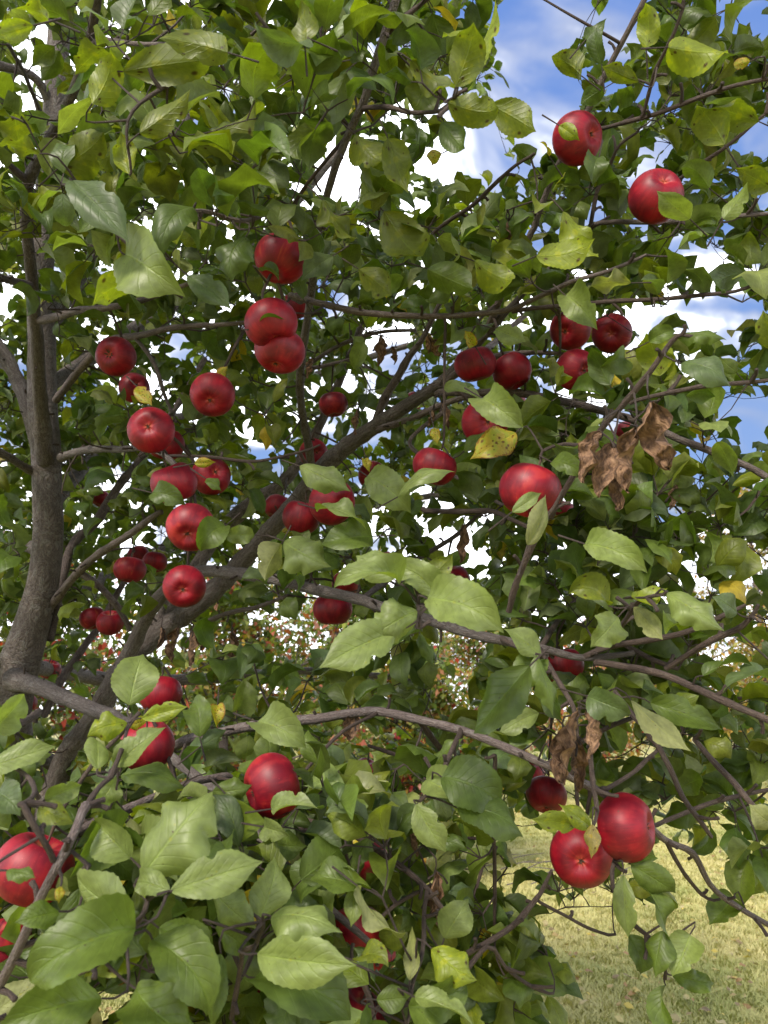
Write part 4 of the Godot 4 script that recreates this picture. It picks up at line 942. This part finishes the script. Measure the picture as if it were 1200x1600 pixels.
# ------------------------------------------------------------------ trees beyond
func far_tree(called: String, label: String, group: String, px: float, dist: float, height: float, spread: float, low: float, palette: Array, leaves: int, leaf: float, sd: int, bare := 0.0) -> void:
	rng.seed = sd
	var base := Vector3((px - 600.0) / FOCAL * dist * 0.99, 0, -dist)
	var t := Node3D.new()
	t.name = numbered(called)
	t.position = base
	add_child(t)
	tag(t, label, "tree", group)
	var tr := height * 0.018 + 0.012
	var tb := Buf.new()
	var sway := Vector3(rng.randf_range(-0.1, 0.1), 0, rng.randf_range(-0.1, 0.1)) * height
	var sp := smooth([Vector3.ZERO, sway * 0.3 + Vector3.UP * height * 0.35, sway * 0.7 + Vector3.UP * height * 0.65, sway + Vector3.UP * height * 0.93], [tr, tr * 0.8, tr * 0.45, tr * 0.12], height * 0.06, height * 0.01)
	rod(tb, sp[0], sp[1], 8, 0.06)
	put("trunk", tb.mesh(), M.bark1, t)
	var tips := []
	var lb := Buf.new()
	var n := 22
	for k in n:
		var f := low + (0.96 - low) * (k + rng.randf()) / n
		var o: Vector3 = sp[0][clampi(int(f * sp[0].size()), 0, sp[0].size() - 1)]
		var a := k * 2.4 + rng.randf()
		var reach := spread * (0.55 + 0.5 * rng.randf()) * sin(PI * clampf((f - low) / (1.0 - low) * 0.75 + 0.22, 0.0, 1.0))
		var e := o + Vector3(cos(a), rng.randf_range(0.15, 0.7), sin(a)) * reach
		var q := smooth([o, o.lerp(e, 0.5) + Vector3(0, -0.08 * reach, 0), e], [tr * 0.35, tr * 0.2, tr * 0.05], 0.25, 0.03)
		rod(lb, q[0], q[1], 5)
		for j in 5:
			var s: Vector3 = q[0][rng.randi_range(int(q[0].size() * 0.3), q[0].size() - 1)]
			var e2 := s + Vector3(rng.randfn(), rng.randfn() + 0.3, rng.randfn()) * reach * 0.22
			rod(lb, PackedVector3Array([s, s.lerp(e2, 0.5) + Vector3(0, 0.02, 0), e2]), PackedFloat32Array([tr * 0.1, tr * 0.07, tr * 0.03]), 4)
			tips.append(s.lerp(e2, 0.6))
			tips.append(e2)
	put("branches", lb.mesh(), M.bark1, t)
	var forms := []
	for k in 3:
		forms.append(leaf_shape(2, 2, {"width": 0.62, "fold": 0.3 + 0.1 * k, "droop": 0.7, "curl": 0.2, "wave": 0.03, "waves": 1.3, "phase": k, "twist": 0.3}).surface_get_arrays(0))
	var cb := Buf.new()
	cb.coloured = true
	for k in leaves:
		var c: Vector3 = tips[rng.randi() % tips.size()]
		if rng.randf() < bare: continue
		var p := c + Vector3(rng.randfn(), rng.randfn() * 0.8, rng.randfn()) * spread * 0.10
		var col: Color = palette[rng.randi() % palette.size()]
		col = col * rng.randf_range(0.7, 1.2)
		add_leaf(cb, forms[k % 3], Transform3D(blade_basis(Vector3(rng.randfn(), rng.randfn() - 0.5, rng.randfn()), Vector3(rng.randfn() * 0.6, 1, rng.randfn() * 0.6), leaf * rng.randf_range(0.7, 1.25), 1.0), p), col)
	put("crown", cb.mesh(), M.foliage, t)

func background() -> void:
	var fresh := [Color(0.24, 0.30, 0.06), Color(0.18, 0.26, 0.06), Color(0.33, 0.36, 0.09), Color(0.16, 0.22, 0.06)]
	var red := [Color(0.50, 0.07, 0.06), Color(0.58, 0.16, 0.10), Color(0.62, 0.28, 0.22), Color(0.30, 0.32, 0.09), Color(0.36, 0.36, 0.10), Color(0.22, 0.28, 0.07), Color(0.60, 0.42, 0.08)]
	var gold := [Color(0.56, 0.33, 0.06), Color(0.60, 0.42, 0.10), Color(0.50, 0.22, 0.05), Color(0.42, 0.38, 0.09), Color(0.30, 0.30, 0.08)]
	var olive := [Color(0.22, 0.24, 0.07), Color(0.30, 0.28, 0.08), Color(0.40, 0.30, 0.09), Color(0.42, 0.20, 0.08)]
	far_tree("orchard_tree", "young orchard tree with red and pale green leaves behind the gap below the thick limb", "orchard trees beyond", 360, 7.5, 2.9, 1.15, 0.18, fresh + fresh + [red[1], red[2], gold[1]], 8500, 0.085, 1)
	far_tree("orchard_tree", "low orchard tree with red and yellow leaves behind the lower middle of the crown", "orchard trees beyond", 640, 8.2, 2.1, 1.05, 0.12, fresh + fresh + [red[0], red[2], gold[1], gold[0]], 8000, 0.085, 2)
	far_tree("orchard_tree", "green orchard tree with a few red leaves seen behind the trunk", "orchard trees beyond", 70, 7.0, 3.0, 1.2, 0.2, fresh + [red[0]], 7000, 0.085, 3)
	far_tree("orchard_tree", "pale green orchard tree behind the arching lower branch", "orchard trees beyond", 500, 11.5, 3.4, 1.5, 0.15, fresh + fresh + [gold[1], red[1]], 8500, 0.095, 4)
	far_tree("orchard_tree", "red and green orchard tree standing past the right of the arching branch", "orchard trees beyond", 740, 14.0, 3.2, 1.5, 0.12, fresh + fresh + [red[1], red[2], gold[0], gold[1]], 7000, 0.10, 5)
	far_tree("orchard_tree", "yellowing orchard tree far off above the lawn, behind the withered tuft", "orchard trees beyond", 930, 21.0, 3.0, 1.9, 0.1, gold + red, 3600, 0.13, 6)
	far_tree("autumn_tree", "tall golden orange tree at the right edge beyond the lawn", "autumn trees at the right", 1190, 19.0, 7.4, 2.2, 0.1, gold, 9000, 0.12, 7, 0.1)
	far_tree("autumn_tree", "lower orange and green tree left of the tall golden one", "autumn trees at the right", 1090, 24.0, 5.2, 2.6, 0.06, gold + olive, 6000, 0.14, 8, 0.25)
	far_tree("autumn_tree", "golden bush like tree cut by the right edge in front of the tall one", "autumn trees at the right", 1250, 15.0, 3.6, 1.8, 0.06, gold + [fresh[0]], 6000, 0.11, 9)
	var xs := [-260, -60, 150, 330, 520, 690, 850, 1000, 1150, 1330]
	var words := ["far left outside the trunk", "left of the trunk", "right behind the trunk", "behind the red orchard tree", "under the diagonal limb", "behind the lower middle", "above the withered tuft", "left of the golden tree", "behind the golden tree", "past the right edge"]
	for k in xs.size():
		far_tree("hedgerow_tree", "olive and rust tree in the far hedgerow, " + words[k], "trees of the far hedgerow", xs[k], 34.0 + 5.0 * (k % 3), 3.6 + 1.3 * ((k * 7) % 4) * 0.5, 3.4, 0.03, olive + [gold[k % 3], red[k % 3]], 3200, 0.26, 20 + k, 0.1)

# ------------------------------------------------------------------ the apple tree
func add_leaf(b: Buf, form: Array, t: Transform3D, col: Color) -> void:
	var first := b.v.size()
	b.v.append_array(t * (form[Mesh.ARRAY_VERTEX] as PackedVector3Array))
	var r := Transform3D(t.basis.orthonormalized(), Vector3.ZERO)
	b.n.append_array(r * (form[Mesh.ARRAY_NORMAL] as PackedVector3Array))
	b.uv.append_array(form[Mesh.ARRAY_TEX_UV])
	var cc := PackedColorArray()
	cc.resize(form[Mesh.ARRAY_VERTEX].size())
	cc.fill(col)
	b.c.append_array(cc)
	var ix: PackedInt32Array = form[Mesh.ARRAY_INDEX].duplicate()
	for k in ix.size(): ix[k] += first
	b.i.append_array(ix)

func apple_mesh(sd: int) -> ArrayMesh:
	rng.seed = 500 + sd
	var flat := rng.randf_range(0.84, 0.95)
	var lop := rng.randf_range(0.0, 0.07)
	var la := rng.randf() * TAU
	var p5 := rng.randf() * TAU
	var st := SurfaceTool.new()
	st.begin(Mesh.PRIMITIVE_TRIANGLES)
	var rows := 28
	var cols := 36
	var pt := func(r: int, c: int) -> Vector3:
		var ph := PI * r / rows
		var th := TAU * (c % cols) / cols
		var y := cos(ph) * flat
		y -= 0.44 * exp(-pow(ph / 0.36, 2.0))
		y += 0.27 * exp(-pow((PI - ph) / 0.33, 2.0)) * (1.0 + 0.05 * cos(5.0 * th + p5))
		var rr := pow(sin(ph), 0.86)
		rr *= 1.0 - 0.10 * smoothstep(1.5, PI, ph) + lop * cos(th - la)
		rr *= 1.0 + 0.014 * cos(5.0 * th + p5) * smoothstep(1.2, 2.6, ph)
		y += lop * 0.9 * cos(th - la) * rr
		return Vector3(cos(th) * rr, y, sin(th) * rr)
	for r in rows:
		for c in cols:
			for q in [[0, 0], [0, 1], [1, 0], [1, 0], [0, 1], [1, 1]]:
				st.set_uv(Vector2(float(c + q[1]) / cols, float(r + q[0]) / rows))
				st.set_smooth_group(0)
				st.add_vertex(pt.call(r + q[0], c + q[1]))
	st.generate_normals()
	st.index()
	return st.commit()

func calyx_mesh() -> ArrayMesh:
	rng.seed = 640
	var b := Buf.new()
	for k in 7:
		var a := TAU * k / 7.0 + rng.randf_range(-0.3, 0.3)
		var d := Vector3(cos(a), 0, sin(a))
		var up := Vector3.DOWN
		rod(b, PackedVector3Array([Vector3.ZERO + d * 0.02, d * 0.10 + up * 0.07, d * (0.15 + 0.08 * rng.randf()) + up * rng.randf_range(0.10, 0.2)]), PackedFloat32Array([0.035, 0.03, 0.008]), 5)
	return b.mesh()

func apple_tree() -> void:
	rng.seed = 4
	var foot := at(10, 1380, 2.0)
	foot.y = 0.0
	tree = Node3D.new()
	tree.name = "apple_tree"
	tree.position = foot
	add_child(tree)
	tag(tree, "apple tree with grey brown limbs and green leaves filling the view", "tree")
	# trunk
	var tp := []
	var tr := []
	for q in [[96, -120, 2.12, 26], [92, 40, 2.12, 34], [88, 170, 2.10, 40], [76, 300, 2.05, 41], [64, 400, 2.02, 42], [62, 520, 1.98, 44], [68, 640, 1.94, 47], [74, 750, 1.92, 47], [71, 880, 1.92, 49], [52, 970, 1.92, 55], [28, 1050, 1.92, 68], [12, 1130, 1.94, 78], [8, 1250, 1.96, 80]]:
		tp.append(at(q[0], q[1], q[2]))
		tr.append(q[3] * q[2] / FOCAL * 0.47)
	tp.append(foot + Vector3(0.0, 0.25, 0))
	tr.append(0.075)
	tp.append(foot + Vector3(0, -0.05, 0))
	tr.append(0.11)
	var sp := smooth(tp, tr, 0.03, 0.006)
	var b := Buf.new()
	rod(b, sp[0], sp[1], 20, 0.05)
	for j in sp[0].size(): note_wood(sp[0][j], sp[1][j])
	put("trunk", b.mesh(), M.bark0, tree).position = -foot
	for q in [[72, 640], [74, 800], [60, 930], [30, 1050], [72, 720], [70, 560]]: keep_disc(q[0], q[1], 26, 62, 1.85)
	# limbs and branches
	for l in LIMBS:
		var pts := []
		var rad := []
		for q in l.slice(2):
			pts.append(at(q[0], q[1], q[2]))
			rad.append(q[3] * q[2] / FOCAL * (0.5 if q[3] < 14 else 0.43))
		var w: bool = rad[0] > 0.010
		var s := smooth(pts, rad, 0.018 if w else 0.014, 0.008 if w else 0.006)
		var rr: PackedFloat32Array = s[1]
		for j in rr.size():   # swollen at the nodes
			rr[j] *= 1.0 + 0.34 * maxf(0.0, bark_noise.get_noise_2d(j * 4.3, pts[0].x * 900.0))
		var lb := Buf.new()
		rod(lb, s[0], rr, 14 if w else 8, 0.13)
		put(l[0], lb.mesh(), M.bark0 if w else (M.bark1 if rad[0] > 0.0045 else M.bark2), tree).position = -foot
		for j in s[0].size():
			note_wood(s[0][j], rr[j])
			if l[1] == 1:
				var q := seen_at(s[0][j])
				keep_disc(q.x, q.y, maxf(5.0, rr[j] / q.z * FOCAL * 0.9), maxf(5.0, rr[j] / q.z * FOCAL * 0.9), q.z - 0.03)
	print("limbs ", wood_pts.size())
	for o in OPEN: keep_disc(o[0], o[1], o[2], o[3], 1e6)

	# twigs are gathered here
	var tw := Buf.new()
	# knobbly fruiting spurs on the limbs
	rng.seed = 63
	for k in range(0, wood_pts.size() - 3, 4):
		if wood_rad[k] > 0.03 or rng.randf() < 0.35: continue
		var along := (wood_pts[k + 1] - wood_pts[k]).normalized()
		if wood_pts[k].distance_to(wood_pts[k + 1]) > 0.05: continue
		var side := along.cross(Vector3(rng.randfn(), rng.randfn(), rng.randfn())).normalized()
		side = (side + along * rng.randf_range(0.0, 0.8) + Vector3(0, 0.2, 0)).normalized()
		var far := wood_rad[k] * 0.8 + rng.randf_range(0.006, 0.026)
		var e := wood_pts[k] + side * far
		rod(tw, PackedVector3Array([wood_pts[k], wood_pts[k] + side * far * 0.6 + along * 0.002, e]), PackedFloat32Array([0.003, 0.0021, 0.0026]), 6, 0.2)
	# apples
	var meshes := []
	for k in 5: meshes.append(apple_mesh(k))
	var cm := calyx_mesh()
	rng.seed = 88
	var shadow_list := []
	for k in APPLES.size():
		var a: Array = APPLES[k]
		var size := 0.073 * rng.randf_range(0.94, 1.06)
		if a[2] < 45: size = 0.066
		if a[2] > 90: size = 0.080
		var dep: float = size * FOCAL / a[2]
		var c := at(a[0], a[1], dep)
		var down: Vector3
		if a[3] < 50:
			var ox: float = a[3]
			var oy: float = a[4]
			down = cam_t.basis * Vector3(ox, -oy, sqrt(maxf(0.03, 1.0 - ox * ox - oy * oy)))
		else:
			down = Vector3(rng.randf_range(-0.45, 0.45), -1.0, rng.randf_range(-0.5, 0.3))
		down = down.normalized()
		var up := -down
		var fx := up.cross(Vector3(0.3, 0.2, 1.0)).normalized()
		var basis := Basis(fx, up, fx.cross(up)) * Basis(Vector3.UP, rng.randf() * TAU)
		var n := Node3D.new()
		n.name = numbered("apple")
		n.transform = Transform3D(basis, c)
		add_child(n)
		tag(n, a[7], "apple", "red apples on the tree")
		var r := size * 0.5
		var skin := put("skin", meshes[k % 5], M["apple%d" % a[5]], n)
		skin.scale = Vector3(r, r, r)
		var cx := put("calyx", cm, M.stem, n)
		cx.position = Vector3(0, -r * 0.60, 0)
		cx.scale = Vector3(r, r, r) * 0.55
		if k == 6: cx.scale *= 2.6
		# stem out of the hollow to the nearest wood
		var tip := c + up * r * 1.05 + Vector3(0, 0.004, 0)
		var sb := Buf.new()
		rod(sb, PackedVector3Array([Vector3(0, r * 0.44, 0), Vector3(0.001, r * 0.8, 0.001), Vector3(0, r * 1.1, 0)]), PackedFloat32Array([0.0014, 0.0012, 0.0019]), 6)
		put("stem", sb.mesh(), M.stem, n)
		var wi := nearest_wood(tip + Vector3(0, 0.05, 0), 9)
		if wi >= 0:
			var e := wood_pts[wi]
			var q := smooth([c + up * r * 1.06, c + up * r * 1.25 + Vector3(0, 0.006, 0), tip.lerp(e, 0.5) + Vector3(0, 0.012, 0), e], [0.0016, 0.0022, 0.0026, 0.003], 0.02, 0.004)
			rod(tw, q[0], q[1], 6, 0.1)
			for j in q[0].size(): note_wood(q[0][j], 0.002)
		keep_disc(a[0], a[1], a[2] * 0.48 * a[6], a[2] * 0.48 * a[6], dep + 0.03)
		shadow_list.append([c, r])
	print("apples ", APPLES.size())

	# traced leaves
	var fine := leaf_forms(30, 8, 22, 21)
	var coarse := []
	for m in leaf_forms(6, 4, 24, 22): coarse.append(m.surface_get_arrays(0))
	var all := []     # [score, transform, tone, form, traced]
	rng.seed = 99
	for q in BLADES:
		var p0 := at(q[0], q[1], q[4])
		var p1 := at(q[2], q[3], q[5])
		var axis := p1 - p0
		var mid := (p0 + p1) * 0.5
		var toward := (cam_t.origin - mid).normalized()
		toward = (toward - axis.normalized() * toward.dot(axis.normalized())).normalized()
		var face := toward.rotated(axis.normalized(), deg_to_rad(q[6] + rng.randf_range(-14.0, 18.0)))
		if face.y < -0.1 and q[6] < 90: face = toward.rotated(axis.normalized(), deg_to_rad(-q[6]))
		all.append([1e6, Transform3D(blade_basis(axis, face, axis.length() * 1.0, q[9] * (0.9 if q[4] < 0.8 else 0.96)), p0), q[7], q[8], true])
		petiole(tw, p0, axis, 0.02)
		var s := seen_at(mid)
		keep_disc(s.x, s.y, axis.length() / s.z * FOCAL * 0.46, axis.length() / s.z * FOCAL * 0.26, minf(q[4], q[5]) + 0.0, atan2(q[3] - q[1], q[2] - q[0]))

	# leafy twigs through the crown
	var spurs := []
	rng.seed = 2024
	for j in range(-4, 19):
		for i in range(-4, 15):
			var inside := j >= 0 and j < 16 and i >= 0 and i < 12
			var th := 3.0
			if inside: th = float(THICK[j][i])
			elif j >= 13 and i > 6: th = 0.0
			elif i > 11: th = 2.0
			elif j >= 16: th = 3.0
			var n := int(floor(th * 1.6 + rng.randf()))
			for k in n:
				var x := (i + rng.randf()) * 100.0
				var y := (j + rng.randf()) * 100.0
				var nr: float = NEAR[clampi(j, 0, 15)]
				if j < 4 and i < 7: nr = 0.85
				if j >= 12: nr = lerpf(nr, 1.0, clampf((i - 2) / 4.0, 0.0, 1.0))
				if i >= 8 and j >= 4 and j < 13: nr = 1.05
				var far := 2.9 if i < 8 else 1.9
				if j > 12 and i > 6: far = 1.35
				elif j > 11: far = 2.3
				if not inside: nr = maxf(nr, 1.0)
				var d := lerpf(nr, far, pow(rng.randf(), 1.15))
				var p := at(x, y, d)
				if p.y < 0.55: continue
				var w := nearest_wood(p, 7)
				if w < 0: continue
				spurs.append([p.distance_to(wood_pts[w]), p])
	# the far side of the crown closes most of the view beyond the trunk
	for k in 740:
		var x := rng.randf_range(-150, 820)
		var y := rng.randf_range(330, 960)
		var p := at(x, y, rng.randf_range(2.2, 3.25))
		if k >= 560:   # beside and behind the trunk
			p = at(rng.randf_range(-160, 130), rng.randf_range(330, 1000), rng.randf_range(2.0, 3.1))
		elif k >= 380:   # and leaves crowd the low near side
			p = at(rng.randf_range(-40, 620), rng.randf_range(1200, 1640), rng.randf_range(0.74, 1.3))
		var w := nearest_wood(p, 7)
		if w >= 0: spurs.append([p.distance_to(wood_pts[w]), p])
	spurs.sort_custom(func(a, b): return a[0] < b[0])
	print("spurs ", spurs.size())
	var heart := at(300, 800, 2.0)
	for s in spurs:
		var p: Vector3 = s[1]
		var w := nearest_wood(p, 7)
		if w < 0: continue
		var o := wood_pts[w]
		var len := o.distance_to(p)
		if len < 0.03: continue
		var midp := o.lerp(p, 0.5) + Vector3(rng.randf_range(-0.12, 0.12), rng.randf_range(-0.16, 0.06), rng.randf_range(-0.12, 0.12)) * len
		var r0 := minf(wood_rad[w] * 0.7, 0.0014 + 0.010 * len)
		var q := smooth([o, midp, p], [r0, r0 * 0.75, 0.0013], 0.025, 0.004)
		var blocked := 0
		for j in q[0].size(): blocked += 1 if kept_free(q[0][j]) else 0
		if blocked > 1: continue
		var before := all.size()
		var dir: Vector3 = (q[0][q[0].size() - 1] - q[0][q[0].size() - 2]).normalized()
		for j in q[0].size():
			# single leaves along the twig
			if j > 1 and j % 2 == 0 and rng.randf() < 0.55:
				grow_leaf(all, tw, q[0][j], dir, heart, rng.randf_range(0.7, 1.0), coarse.size())
		var many := rng.randi_range(5, 8)
		for k in many:
			grow_leaf(all, tw, p, dir, heart, rng.randf_range(0.55, 1.05), coarse.size(), k * 2.4)
		if all.size() - before < 2:
			all.resize(before)
			continue
		rod(tw, q[0], q[1], 5, 0.12)
		for j in range(2, q[0].size()): note_wood(q[0][j], q[1][j])
	print("leaves ", all.size())

	# the 300 that show largest are parts of their own, the rest is foliage
	for l in all:
		if l[4]: continue
		var t: Transform3D = l[1]
		rod(tw, PackedVector3Array([l[5], (l[5] as Vector3).lerp(t.origin, 0.55) + Vector3(0, 0.001, 0), t.origin]), PackedFloat32Array([0.0012, 0.0009, 0.0008]), 3, 0.0, false)
		var mid := seen_at(t.origin + t.basis.y * 0.5)
		var ok := mid.x > 0 and mid.x < 1200 and mid.y > 0 and mid.y < 1600
		var facing := absf(t.basis.z.normalized().dot((cam_t.origin - t.origin).normalized()))
		l[0] = t.basis.y.length() / mid.z * (0.3 + facing) if ok else 0.0
	all.sort_custom(func(a, b): return a[0] > b[0])
	var fol := Buf.new()
	fol.coloured = true
	rng.seed = 7
	for k in all.size():
		var l: Array = all[k]
		var t: Transform3D = l[1]
		if k < 300:
			var o := put("leaf", fine[l[3] % fine.size()], M["leaf%d" % l[2]], tree)
			o.transform = Transform3D(t.basis, t.origin - foot)
			if l[2] == 6: o.set_meta("label", "yellow leaf with brown spots")
			elif l[2] == 7: o.set_meta("label", "small tan drying leaf")
		else:
			var c: Array = TONES[l[2]]
			var v := rng.randf_range(0.82, 1.2)
			add_leaf(fol, coarse[l[3] % coarse.size()], Transform3D(t.basis, t.origin - foot), Color(c[0] * v * 1.45 * rng.randf_range(0.9, 1.12), c[1] * v * 1.45, c[2] * v * 1.45))
	var fo := put("foliage", fol.mesh(), M.foliage, tree)
	tag(fo, "", "", "", "stuff")

	# withered leaves and bare fruit stalks
	var df := dead_forms(7)
	rng.seed = 55
	for k in WITHERED.size():
		var q: Array = WITHERED[k]
		var p0 := at(q[0], q[1], q[4])
		var p1 := at(q[2], q[3], q[4] + rng.randf_range(-0.02, 0.02))
		var face := (cam_t.origin - p0).rotated((p1 - p0).normalized(), rng.randf_range(-1.4, 1.4))
		var o := put("withered_leaf", df[k % 7], M.dead, tree)
		o.transform = Transform3D(blade_basis(p1 - p0, face, p0.distance_to(p1), q[5]), p0 - foot)
		o.set_meta("label", "brown withered curled leaf")
		petiole(tw, p0, p1 - p0, 0.015)
		for j in 2:   # bare stalks beside it
			var e := p0 + Vector3(rng.randf_range(-0.02, 0.02), rng.randf_range(-0.03, 0.012), rng.randf_range(-0.02, 0.02))
			rod(tw, PackedVector3Array([p0, p0.lerp(e, 0.5) + Vector3(0.003, 0, 0), e]), PackedFloat32Array([0.0013, 0.001, 0.0016]), 5)
	var to := put("twigs", tw.mesh(), M.bark2, tree)
	to.position = -foot
	tag(to, "", "", "", "stuff")
	print("triangles of foliage ", fol.i.size() / 3, " twigs ", tw.i.size() / 3)

func petiole(tw: Buf, p: Vector3, axis: Vector3, least: float) -> void:
	var a := axis.normalized()
	var w := nearest_wood(p - a * 0.02, 2)
	var e := p - a * least * 1.6 + Vector3(0, -0.004, 0)
	if w >= 0 and p.distance_to(wood_pts[w]) < 0.075:
		var o := wood_pts[w]
		var q := smooth([p, p - a * minf(least, 0.4 * p.distance_to(o)), o], [0.0008, 0.0011, 0.0015], 0.015)
		rod(tw, q[0], q[1], 5)
	else:
		rod(tw, PackedVector3Array([p, p.lerp(e, 0.5), e]), PackedFloat32Array([0.0008, 0.001, 0.0012]), 5)

func grow_leaf(all: Array, tw: Buf, o: Vector3, dir: Vector3, heart: Vector3, size: float, forms: int, turn := -1.0) -> void:
	var u := dir.cross(Vector3.UP if absf(dir.y) < 0.9 else Vector3.RIGHT).normalized()
	var w := dir.cross(u)
	var a := turn + rng.randf_range(-0.4, 0.4) if turn >= 0.0 else rng.randf() * TAU
	var out := (dir * rng.randf_range(0.2, 0.9) + (u * cos(a) + w * sin(a)) + Vector3(0, 0.25, 0)).normalized()
	var pl := rng.randf_range(0.012, 0.030)
	var p := o + out * pl
	var axis := (out + Vector3(0, rng.randf_range(-0.75, 0.05), 0)).normalized()
	var length := 0.065 * size
	var face := Vector3(rng.randfn(0.0, 0.7), 1.0, rng.randfn(0.0, 0.7) + 0.25) + (o - heart).normalized() * 0.35
	var bs := blade_basis(axis, face, length, rng.randf_range(0.88, 1.12))
	for f in [0.15, 0.5, 0.95]:
		if kept_free(p + bs.y * f): return
	for f in [-0.28, 0.28]:
		if kept_free(p + bs.y * 0.45 + bs.x * f): return
	# nothing grows right in front of the lens
	if cam_t.origin.distance_to(p) < 0.5: return
	var x := rng.randf()
	var tone := 0
	if x < 0.28: tone = 1
	elif x < 0.42: tone = 8
	elif x < 0.60: tone = 4
	elif x < 0.72: tone = 2
	elif x < 0.755: tone = 3
	elif x < 0.775: tone = 5
	elif x < 0.787: tone = 6
	all.append([0.0, Transform3D(bs, p), tone, rng.randi() % 64, false, o])
